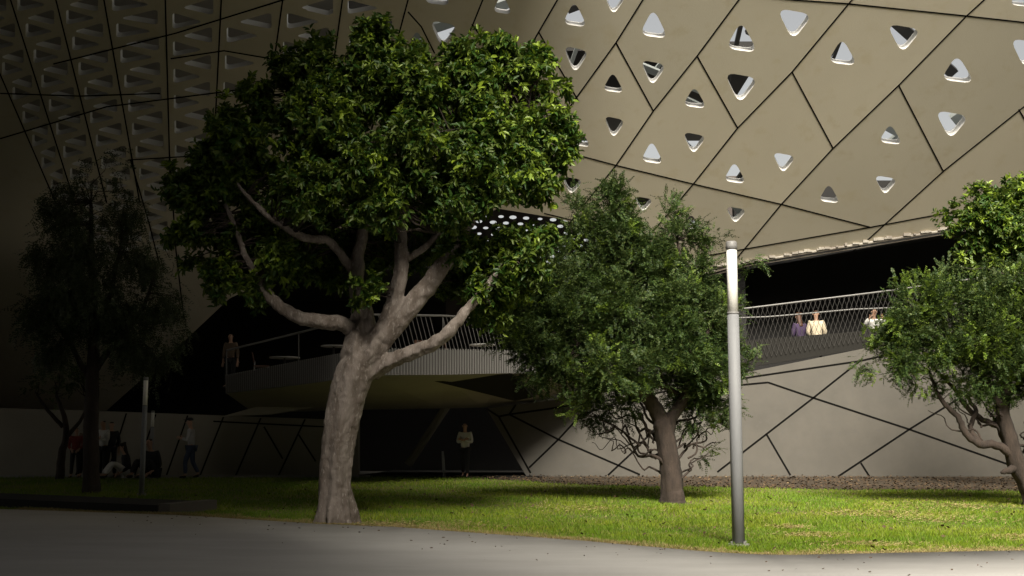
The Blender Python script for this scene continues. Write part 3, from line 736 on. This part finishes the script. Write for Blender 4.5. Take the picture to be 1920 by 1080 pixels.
lob1 = [(450,480,60,.2,1),(520,460,60,.5,1),(480,560,30,.3,1),(560,500,55,.7,.9),(620,520,45,1.0,.7),(700,450,60,1.1,.9),(900,500,48,.1,.9),(985,500,45,-.1,1),(1010,450,40,-.1,1),(960,540,42,.1,1),(890,575,44,.2,1),(850,530,40,.4,.9),(330,350,40,.2,1),(1070,270,32,-.1,1),(470,545,36,-.5,.9),(410,520,40,-.3,.9),(520,500,50,-.5,.8),(350,440,40,.2,.8),(365,500,34,.2,.6),(400,570,26,.1,.5),(690,150,110,-.2),(600,150,80,.2),(560,230,110,-.5),(850,180,105,-.1),(965,165,80,0),(1010,250,70,-.2),(930,260,90,-.7),(450,290,100,0),(620,310,115,-1.2),(770,290,120,-1.0),(760,190,90,-.7),(860,350,100,-.8),(980,350,75,-.2),(700,380,70,-1.2),
 (385,350,65,.2),(420,430,75,.3,.7),(500,420,90,.5,.6),(430,510,50,.5,.5),(520,510,50,.6,.5),(960,470,62,-.1,.8),(910,545,60,-.1,.7),(930,590,40,.1,.6),(860,470,50,-.3,.6),(690,85,50,-.1),(775,130,55,.1),(860,115,45,.1),(930,105,52,0),(1005,115,42,.1),(545,135,48,.1),(490,200,55,.2),
 (685,540,38,-.7,1.1),(672,580,20,-.5,1.1),(345,380,38,.1,.7),(1045,300,42,-.1),(1060,230,35,0),(1050,170,32,0),(600,400,80,1.0,.8),(780,400,70,1.0,.8),(650,470,80,1.2,.5),(780,480,60,1.2,.6),(560,430,60,1.2,.6),(840,400,45,-.9),(600,80,32,.1),(330,330,25,.1,.6),(420,220,40,.2,.8),(380,290,38,.2,.8)]
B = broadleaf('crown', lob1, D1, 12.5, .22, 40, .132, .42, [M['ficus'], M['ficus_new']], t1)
bb = MB(); twigs(bb, anc, B, .3, .018); bb.build('branch', M['bark_dark'], t1, True)

# ---- feathery tree in the middle
D2 = PG(1263, 943).y
t2 = empty('feathery_tree', PG(1263, 943), 'wide feathery leaved tree with short brown trunk left of the tall lamp post', 'tree', 'trees on the lawn')
tb = MB(); anc = []
anc += limb_path(tb, [(1264,952,.30),(1263,930,.235),(1260,895,.215),(1254,850,.205),(1246,808,.21),(1236,780,.17),(1216,748,.14,-.2),(1192,718,.13,-.3),(1165,660,.10,-.2),(1150,560,.07,0),(1155,430,.03,0)], D2, 20, flute, .01, 5)[12:]
for i, l in enumerate([[(1248,812,.17),(1262,778,.13),(1285,745,.11,-.1),(1305,690,.09,-.3),(1300,600,.06,-.2),(1270,450,.03,0)],[(1192,718,.09,-.3),(1150,705,.07,-.5),(1100,660,.055,-.5),(1050,590,.04,-.2),(1070,480,.025,0)],
    [(1210,740,.07,-.2),(1230,722,.05,-.3),(1265,735,.06,0),(1300,760,.05,.2),(1345,745,.04,.3),(1390,690,.025,.3)],[(1300,690,.06,-.2),(1330,620,.045,-.3),(1370,560,.03,-.2)],[(1262,778,.07,0),(1285,760,.06,.4),(1330,700,.05,.7)],[(1220,750,.07,.2),(1180,740,.06,.8),(1100,700,.05,1.0),(1020,660,.03,1.0)]]):
    anc += limb_path(tb, l, D2, 10, None, .015, 20+i)[2:]
r_ = random.Random(11)
def gnarly(tb, start, end, r0, d0, seed, amp=9):
    r0 *= .75
    rr_ = random.Random(seed); pts = []
    n = 6
    for i in range(n+1):
        t = i/n; pts.append((start[0]+(end[0]-start[0])*t+rr_.uniform(-amp, amp)*(0 < i < n), start[1]+(end[1]-start[1])*t+rr_.uniform(-amp, amp)*.7*(0 < i < n)+14*math.sin(t*math.pi)*rr_.choice([-.3, 1]), r0*(1-.75*t), rr_.uniform(-.3, .3)+.3*t))
    return limb_path(tb, pts, d0, 7, None, .01, seed)
for i, (s, e, r0) in enumerate([((1248,872),(1105,770),.05),((1244,850),(1130,790),.04),((1200,835),(1090,760),.035),((1245,890),(1160,830),.035),((1180,815),(1160,760),.03),((1262,880),(1345,800),.05),((1260,860),(1320,780),.04),((1300,840),(1350,830),.03),((1265,895),(1330,850),.04),((1240,840),(1190,760),.045),((1220,850),(1200,780),.03),((1150,800),(1085,785),.025),((1310,820),(1300,750),.03),((1225,830),(1225,760),.03),((1170,850),(1140,800),.025),((1255,860),(1110,800),.03),((1230,860),(1150,770),.035),((1250,830),(1100,740),.04),((1190,830),(1110,830),.02),((1260,850),(1300,770),.035),((1262,890),(1350,850),.03),((1290,860),(1345,790),.03),((1215,840),(1180,740),.035),((1235,815),(1130,745),.04),((1265,830),(1330,750),.035),((1240,800),(1160,720),.05),((1262,800),(1340,720),.045)]):
    anc += gnarly(tb, s, e, r0, D2+.1, 40+i)[3:]
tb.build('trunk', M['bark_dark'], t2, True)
lob2 = [(1120,780,40,.6,.2),(1310,840,34,.6,.3),(1155,375,44),(1150,420,58),(1165,470,60),(1082,395,38),(1095,435,44),(1262,402,36),(1275,440,44),(1312,448,30),(1330,440,22),(1215,520,60),(1000,650,60,.1),(960,590,50,.1),(1340,760,46,.2),(1330,600,50,-.1),(1360,650,44,0),(1060,480,46,.1),(1000,540,50,.1),(1230,520,60,0),(1150,385,34),(1165,430,50),(1080,400,24),(1100,440,32),(1258,400,22),(1270,430,30),(1300,440,24),(1322,450,14),(1215,480,60),(1130,510,60),(1060,540,65),(1290,510,55),(1000,600,65),(960,640,48,0,.8),(1080,620,90,-.4),(1180,580,90,-.3),(1270,590,80,-.5),(1340,570,48,0),(1350,640,55,-.1),(1240,670,90,-.6),(1150,680,80,-.7),(1040,690,60,-.3),(1320,710,62,-.2),(1385,690,34,0),(1100,740,48,-.2),(1180,740,60,.3,.7),(1300,775,45,.2,.8),(1335,800,32,.3,.7),(1280,720,60,.6,.8),(1060,760,24,.1),(1000,700,40,.2,.7),(1410,680,16,0),(1330,500,26,.2,.8),(1345,540,24,.1,.8),(1395,490,16,.1),(1410,485,10,.1),]
B = feathery('crown', lob2, D2, 9, .20, 16, .24, [M['feather'], M['feather_new']], t2, newfrac=.10)
bb = MB(); twigs(bb, anc, B, .35, .016, 4); bb.build('branch', M['bark_dark'], t2, True)

# ---- feathery tree at the right edge
D3 = 25.0
t3 = empty('feathery_tree', Vector((P(1935, 900, D3).x, D3, gz(D3))), 'feathery leaved tree with dark twisting bare branches at the right edge', 'tree', 'trees on the lawn')
tb = MB(); anc = []
anc += limb_path(tb, [(1950,960,.30),(1938,930,.22),(1925,900,.19),(1906,868,.17),(1893,820,.15),(1880,770,.13),(1890,700,.10),(1905,600,.06),(1900,520,.03)], D3, 16, flute, .01, 6)[12:]
for i, l in enumerate([[(1910,872,.10),(1890,882,.07,-.1),(1878,885,.03,-.1)],[(1900,855,.10),(1870,835,.085,-.1),(1838,832,.08,-.2),(1812,812,.07,-.2),(1795,782,.06,-.2),(1765,750,.045,-.2),(1745,700,.03,-.1)],[(1886,800,.08),(1850,790,.06,.2),(1815,765,.05,.3),(1780,720,.035,.2),(1700,640,.02,.1)],[(1882,770,.08,0),(1850,720,.06,-.2),(1800,660,.05,-.4),(1740,590,.03,-.3)],[(1890,740,.07,.2),(1930,700,.06,.3),(1960,640,.04,.3)],[(1838,832,.05,-.2),(1820,800,.05,0),(1830,770,.045,.2),(1800,730,.03,.3)],[(1915,880,.08,0),(1950,850,.07,-.2),(1990,800,.05,-.2)]]):
    anc += limb_path(tb, l, D3, 9, None, .02, 60+i)[2:]
for i, (s, e, r0) in enumerate([((1900,840),(1780,740),.05),((1890,800),(1830,740),.045),((1860,830),(1740,770),.035),((1880,780),(1900,720),.04),((1905,850),(1940,760),.05),((1840,800),(1790,760),.03),((1890,820),(1850,760),.04),((1915,860),(1920,790),.04)]):
    anc += gnarly(tb, s, e, r0, D3, 80+i)[3:]
tb.build('trunk', M['bark_dark'], t3, True)
lob3 = [(1665,640,36,-.2),(1700,580,36,-.3),(1640,660,34,-.2),(1650,700,28,-.1),(1700,680,46,-.4),(1740,560,44,-.3),(1700,620,50,-.5),(1850,600,60,-.5),(1800,690,60,-.4),(1870,700,60,-.3),(1700,550,30),(1725,530,26),(1685,610,34),(1640,640,32),(1625,680,18),(1690,640,55,-.2),(1670,705,30),(1720,700,36,-.1),(1770,580,60,-.3),(1785,515,28),(1800,495,18),(1760,545,36),(1840,570,62,-.3),(1890,545,50),(1930,520,50),(1830,650,75,-.5),(1760,660,60,-.4),(1900,640,80,-.4),(1970,600,90),(1740,735,28,0,.8),(1785,725,40,-.1,.8),(1850,730,50,.2,.6),(1920,720,60,0,.7),(1990,720,80),(1830,510,26)]
B = feathery('crown', lob3, D3, 9, .20, 16, .24, [M['feather'], M['feather_new']], t3, newfrac=.22)
bb = MB(); twigs(bb, anc, B, .35, .016, 5); bb.build('branch', M['bark_dark'], t3, True)

# ---- broadleaf tree behind it
D4 = 29.0
t4 = empty('ficus_tree', Vector((P(2010, 900, D4).x, D4, gz(D4))), 'broadleaf tree whose dark crown overlaps the facade in the upper right corner', 'tree', 'trees on the lawn')
tb = MB(); anc = limb_path(tb, [(2012,935,.25),(2010,850,.2),(2005,700,.17),(1990,600,.14),(1960,500,.1),(1900,430,.05),(1850,400,.02)], D4, 14, flute, .01, 7)[10:]
anc += limb_path(tb, [(1985,580,.1),(1930,520,.07),(1870,490,.05),(1820,470,.02)], D4, 8, None, .01, 8); tb.build('trunk', M['bark_dark'], t4, True)
lob4 = [(1830,420,40,-.2),(1880,400,44,-.3),(1870,440,50,-.3),(1920,430,50,-.4),(1850,490,40,-.1),(1800,475,26,0),(1900,350,26),(1790,395,18,0,.8),(1810,400,28),(1845,372,34),(1880,352,28),(1910,345,26),(1860,410,50,-.2),(1915,390,50,-.3),(1800,440,30),(1840,460,48),(1900,450,60,-.2),(1960,380,70),(1980,470,90),(1860,500,34),(1920,510,50),(1775,415,12,0,.8),(1770,432,10,0,.8)]
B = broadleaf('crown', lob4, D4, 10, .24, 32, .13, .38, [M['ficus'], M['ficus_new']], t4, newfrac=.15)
bb = MB(); twigs(bb, anc, B, .3, .016, 6); bb.build('branch', M['bark_dark'], t4, True)

# ---- trees in the shade at the left
D5 = PG(172, 925).y
t5 = empty('weeping_tree', PG(172, 925), 'tall drooping leaved tree in deep shade at the left edge', 'tree', 'trees on the lawn')
tb = MB(); anc = limb_path(tb, [(172,932,.22),(172,880,.18),(171,800,.165),(173,720,.15),(176,620,.12),(172,500,.08),(170,380,.04)], D5, 14, flute, .01, 9)[6:]
for i, l in enumerate([[(174,700,.09),(210,650,.07),(260,590,.05),(290,520,.03)],[(172,720,.08),(140,660,.06),(105,600,.04),(90,540,.02)],[(175,620,.07),(210,540,.05),(230,430,.03)]]): anc += limb_path(tb, l, D5, 8, None, .02, 90+i)
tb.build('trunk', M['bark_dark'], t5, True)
lob5 = [(150,320,34),(205,315,34),(120,380,52),(220,390,60),(170,450,80),(255,470,60),(90,480,50),(170,560,95),(290,560,55),(90,580,55),(230,640,70),(330,610,36),(110,660,55),(340,560,24),(290,660,44),(50,600,30)]
B = feathery('crown', lob5, D5, 7, .28, 9, .34, [M['weep'], M['weep']], t5, newfrac=0, upness=-.5, drop=.8, lw=.014, ll=.085, npair=7)
bb = MB(); twigs(bb, anc, B, .3, .015, 7); bb.build('branch', M['bark_dark'], t5, True)
D6 = 35.5
t6 = empty('small_tree', PG(112, 897), 'small low tree with leaning forked stem against the left panel wall', 'tree', 'trees on the lawn')
tb = MB(); anc = []
for i, l in enumerate([[(112,900,.13),(116,850,.11),(124,820,.09),(120,780,.07),(105,740,.04)],[(124,820,.07),(150,790,.05),(170,750,.03)],[(118,800,.06),(90,770,.05),(70,740,.03)]]): anc += limb_path(tb, l, D6, 9, None, .01, 100+i)
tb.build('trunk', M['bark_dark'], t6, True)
B = feathery('crown', [(75,725,32),(110,705,32),(150,715,36),(190,722,26),(120,745,30)], D6, 6, .3, 8, .28, [M['feather'], M['feather_new']], t6, newfrac=.05, lw=.014, ll=.07)
bb = MB(); twigs(bb, anc, B, .4, .02, 8); bb.build('branch', M['bark_dark'], t6, True)

# ------------------------------------------------------------------ people
def skinmesh(name, verts, edges, radii, m, parent, sub=1):
    me = bpy.data.meshes.new(name); me.from_pydata([tuple(v) for v in verts], edges, []); me.materials.append(m)
    o = bpy.data.objects.new(name, me); C.objects.link(o); o.parent = parent
    sk = o.modifiers.new('Skin', 'SKIN'); sk.use_smooth_shade = True
    for i, r in enumerate(radii):
        q = (r, r) if not isinstance(r, tuple) else r
        me.skin_vertices[0].data[i].radius = q
    me.skin_vertices[0].data[0].use_root = True
    ss = o.modifiers.new('Subdivision', 'SUBSURF'); ss.levels = sub; ss.render_levels = sub
    return o
def person(loc, rz, label, pose='stand', shirt='grey_shirt', trousers='jeans', hair='hair', s=1.0, arms='down', cap=False, longhair=False, bag=None, group=None):
    o = empty('person', loc, label, 'person', group, rz); o.scale = (s, s, s)
    J = {}
    if pose == 'sit':
        pz = .48; J.update(pel=(0,0,pz), hipL=(-.1,0,pz-.02), hipR=(.1,0,pz-.02), knL=(-.13,.42,pz+.02), knR=(.13,.42,pz+.02), anL=(-.13,.45,.09), anR=(.13,.42,.09), toL=(-.14,.63,.04), toR=(.15,.6,.04)); lean = .06
    elif pose == 'floor':
        pz = .13; J.update(pel=(0,0,pz), hipL=(-.1,.02,pz), hipR=(.1,.02,pz), knL=(-.16,.40,.42), knR=(.16,.40,.42), anL=(-.12,.62,.09), anR=(.12,.62,.09), toL=(-.12,.80,.05), toR=(.12,.80,.05)); lean = .1
    elif pose == 'walk':
        pz = .93; J.update(pel=(0,0,pz), hipL=(-.09,0,pz-.05), hipR=(.09,0,pz-.05), knL=(-.1,.14,.50), knR=(.1,-.02,.49), anL=(-.1,.12,.09), anR=(.1,-.2,.13), toL=(-.11,.30,.04), toR=(.11,-.05,.04)); lean = .03
    else:
        pz = .94; J.update(pel=(0,0,pz), hipL=(-.09,0,pz-.05), hipR=(.09,0,pz-.05), knL=(-.10,.03,.50), knR=(.11,.01,.50), anL=(-.11,-.01,.09), anR=(.13,-.02,.09), toL=(-.13,.16,.04), toR=(.16,.15,.04)); lean = .02
    def T(h, f=0, x=0): return (x, lean*h/.5+f, pz+h)
    J.update(waist=T(.14), chest=T(.36), neck0=T(.49), neck=T(.55, .015), head0=T(.62, .03), head1=T(.70, .04), head2=T(.77, .03))
    for sd_, q in (('L', -1), ('R', 1)):
        J['sh'+sd_] = T(.46, 0, .17*q)
        if arms == 'phone': J['el'+sd_] = T(.17, .04, .22*q); J['wr'+sd_] = T(.24, .28, .08*q)
        elif arms == 'crossed': J['el'+sd_] = T(.18, .05, .23*q); J['wr'+sd_] = T(.26, .2, -.04*q)
        elif arms == 'lap': J['el'+sd_] = T(.16, .02, .24*q); J['wr'+sd_] = T(.03, .22, .12*q)
        elif arms == 'up': J['el'+sd_] = T(.30, .14, .30*q); J['wr'+sd_] = T(.50, .26, .18*q)
        else: J['el'+sd_] = T(.17, -.02, .23*q); J['wr'+sd_] = T(-.07, .03, .24*q)
    names = ['pel','waist','chest','neck0','neck','head0','head1','head2']; V_ = [J[n_] for n_ in names]; Rr = [(.12,.09),(.11,.08),(.13,.09),(.06,.06),(.05,.052),(.065,.078),(.074,.092),(.055,.065)]
    E = [(i, i+1) for i in range(7)]
    def add(p, r, par): V_.append(p); Rr.append(r); E.append((par, len(V_)-1)); return len(V_)-1
    for sd_ in 'LR':
        a = add(J['sh'+sd_], .05, 2); a = add(J['el'+sd_], .038, a); wv = Vector(J['wr'+sd_]); a = add(tuple(wv), .026, a)
        fd = (wv-Vector(J['el'+sd_])).normalized(); sx = fd.cross(Vector((0, 1, .3)))
        sx = sx.normalized() if sx.length > .1 else Vector((1, 0, 0))
        pm = add(tuple(wv+fd*.07), (.038, .018), a)
        for k, (off, ln) in enumerate(((-.03,.065),(-.01,.08),(.01,.075),(.03,.06))):
            b1 = add(tuple(wv+fd*.10+sx*off), .009, pm); b2 = add(tuple(wv+fd*(.10+ln*.55)+sx*off+Vector((0, 0, -.012))), .008, b1); add(tuple(wv+fd*(.10+ln)+sx*off*1.1+Vector((0, 0, -.03))), .006, b2)
        th = add(tuple(wv+fd*.04-sx*.045), .011, a); add(tuple(wv+fd*.08-sx*.065), .008, th)
        h = add(J['hip'+sd_], .08, 0); k_ = add(J['kn'+sd_], .055, h); an = add(J['an'+sd_], .035, k_); add(J['to'+sd_], (.036, .025), an)
    skinmesh('body', V_, E, Rr, M['skin'], o)
    # face features
    hd = Vector(J['head1'])
    # nose, eyes, ears as one small piece of the face mesh
    def bit(nm, pts, rr, m):
        b = MB(); b.tube([hd+Vector(p) for p in pts], rr, 6); x = b.build(nm, m, None, True); x.parent = o
    bit('nose', [(0, .078, .02), (0, .105, -.02), (0, .085, -.03)], [.008, .014, .01], M['skin'])
    for q in (-1, 1):
        bit('ear', [(q*.072, -.005, .015), (q*.082, -.01, -.03)], [.014, .01], M['skin'])
        bit('eye', [(q*.03-.012, .082, .012), (q*.03+.012, .082, .012)], [.006, .006], M['hair'])
    bit('mouth', [(-.022, .082, -.052), (.022, .082, -.052)], [.0045, .0045], M['red_cloth'])
    # clothes
    cv = [Vector(J['pel'])+Vector((0, 0, -.04)), J['waist'], J['chest'], T(.46)]; cr = [(.165,.125),(.15,.11),(.165,.12),(.09,.07)]; ce = [(0,1),(1,2),(2,3)]
    for sd_ in 'LR':
        e_ = Vector(J['el'+sd_]); w_ = Vector(J['wr'+sd_])
        cv += [J['sh'+sd_], e_, e_.lerp(w_, .8)]; n0 = len(cv)-3; ce += [(2, n0), (n0, n0+1), (n0+1, n0+2)]; cr += [.078, .06, .045]
    skinmesh('shirt', cv, ce, cr, M[shirt], o)
    tv = [Vector(J['pel'])+Vector((0, 0, .02))]; tr_ = [(.15, .115)]; te = []
    for sd_ in 'LR':
        n0 = len(tv); tv += [J['hip'+sd_], J['kn'+sd_], Vector(J['an'+sd_])+Vector((0, 0, .03))]; te += [(0, n0), (n0, n0+1), (n0+1, n0+2)]; tr_ += [.10, .075, .06]
    skinmesh('trousers', tv, te, tr_, M[trousers], o)
    for sd_ in 'LR': skinmesh('shoe', [Vector(J['an'+sd_])+Vector((0, -.03, -.03)), J['to'+sd_]], [(0, 1)], [(.045, .05), (.045, .035)], M['shoe'], o)
    hv = [Vector(J['head1'])+Vector((0, -.03, .02)), Vector(J['head2'])+Vector((0, -.01, .01))]; hr = [(.085,.085),(.07,.075)]; he = [(0, 1)]
    if longhair: hv.append(Vector(J['neck'])+Vector((0, -.06, -.02))); hr.append((.08,.05)); he.append((0, 2)); hv.append(T(.40, -.1)); hr.append((.07,.03)); he.append((2, 3))
    skinmesh('hair', hv, he, hr, M[hair], o)
    if cap:
        cb = MB(); hc = Vector(J['head2']); cb.tube([hc+Vector((0, -.01, -.02)), hc+Vector((0, -.01, .03)), hc+Vector((0, -.01, .065))], [.1, .095, .05], 14); cb.box((hc.x-.06, hc.y+.06, hc.z-.015), (hc.x+.06, hc.y+.17, hc.z)); x = cb.build('cap', M['black_cloth'], None, True); x.parent = o
    return o
GP = 'people along the left wall'
def onwall(px, d=36.2): p = P(px, 893, d); p.z = gz(d); return p
person(onwall(357, 36.0), R(90), 'man in grey shirt and cap at the left wall looking down at his hands', 'walk', 'grey_shirt', 'jeans', arms='phone', cap=True, group=GP)
person(onwall(192, 36.2), R(150), 'light topped person, left one of the pair right of the shaded tree trunk', 'stand', 'white_cloth', 'black_cloth', arms='crossed', s=.97, group=GP)
person(onwall(206, 36.4), R(30), 'person dressed in black standing close beside a light topped one by the left wall', 'stand', 'black_cloth', 'black_cloth', s=.95, group=GP)
person(onwall(240, 36.0), R(120), 'seated person in pale clothes with dark hair on the ground right of the shaded tree', 'floor', 'black_cloth', 'white_cloth', s=1.1, arms='lap', longhair=True, group=GP)
person(onwall(286, 36.2), R(160), 'person in black crouched on the ground beside the small far lamp post', 'floor', 'black_cloth', 'black_cloth', s=1.25, arms='lap', group=GP)
person(onwall(140, 36.2), R(190), 'person in dark red top standing between the two shaded trees at the left', 'stand', 'red_cloth', 'black_cloth', s=.85, arms='lap', group=GP)
person(onwall(158, 36.5), R(200), 'person in brown coat just left of the shaded tree trunk', 'stand', 'brown_cloth', 'black_cloth', s=.9, group=GP)
person(PG(872, 896), R(170), 'person in white shirt and dark trousers standing inside the dark passage', 'walk', 'white_cloth', 'black_cloth', arms='crossed', s=.93)
p = P(432, 690, 34.8); person(Vector((p.x, p.y, P(432, 705, 34.8).z-.35)), R(170), 'person standing behind the left end of the terrace railing', 'stand', 'brown_cloth', 'black_cloth', s=.9)
# balcony sitters (backs to us)
def onbal(px, py, d): 
    return P(px, py, d)
GB = 'people behind the balcony net'
person(onbal(1533, 668, 38.4), R(-8), 'person in cream jacket seated with back turned behind the balcony net', 'sit', 'cream_cloth', 'black_cloth', 'hair_red', s=1.15, arms='lap', group=GB)
person(onbal(1503, 670, 38.7), R(20), 'person in purple top with auburn hair seated beside the cream jacket on the balcony', 'sit', 'purple_cloth', 'black_cloth', 'hair_red', s=1.1, arms='lap', longhair=True, group=GB)
person(onbal(1640, 662, 38.6), R(180), 'person in white sleeves leaning towards the balcony net beside the right tree', 'sit', 'white_cloth', 'black_cloth', s=1.1, arms='up', group=GB)

# ------------------------------------------------------------------ tables and chairs on the terrace
def table(loc, label, w_=.75):
    o = empty('cafe_table', loc, label, 'table', 'tables on the terrace')
    b = MB(); b.tube([Vector((0,0,.72)), Vector((0,0,.75))], [w_/2, w_/2], 20); x = b.build('table_top', M['table'], None); x.parent = o
    b = MB(); b.tube([Vector((0,0,.02)), Vector((0,0,.72))], .03, 8); x = b.build('column', M['beam'], None); x.parent = o
    b = MB(); b.tube([Vector((0,0,0)), Vector((0,0,.02))], [.22, .21], 14); x = b.build('base', M['beam'], None); x.parent = o
def chair(loc, rz, label, m):
    o = empty('cafe_chair', loc, label, 'chair', 'chairs on the terrace', rz)
    b = MB(); b.box((-.22,-.22,.43), (.22,.22,.47)); x = b.build('seat', m, None); x.parent = o
    b = MB(); b.hexa([Vector((-.21,-.22,.55)),Vector((.21,-.22,.55)),Vector((.21,-.19,.55)),Vector((-.21,-.19,.55))], [Vector((-.21,-.29,.85)),Vector((.21,-.29,.85)),Vector((.21,-.26,.85)),Vector((-.21,-.26,.85))]); x = b.build('backrest', m, None); x.parent = o
    for q in (-1, 1):
        for r2 in (-1, 1):
            b = MB(); b.tube([Vector((q*.19, r2*.19, .43 if r2 > 0 else .6)), Vector((q*.2, r2*.22, 0))], .014, 6); x = b.build('leg', M['railing'], None); x.parent = o
def onter(px, d): 
    p = P(px, 700, d); p.z = 3.35+ (0.25 if px > 600 else 0); return p
table(onter(705, 34.0), 'white round table seen just right of the forked trunk on the terrace')
table(onter(905, 34.6), 'white round table near the right end of the slatted terrace railing')
table(onter(533, 36.0), 'white round table behind the left run of terrace railing', .9)
table(onter(625, 35.0), 'white round table just left of the big trunk on the terrace')
chair(onter(770, 34.5), R(60), 'dark chair behind the terrace bars right of the trunk', M['chair'])
chair(onter(850, 34.8), R(-80), 'dark chair left of the white table at the right end of the terrace', M['chair'])
chair(onter(490, 35.6), R(-80), 'dark chair at the left run of terrace railing', M['chair'])
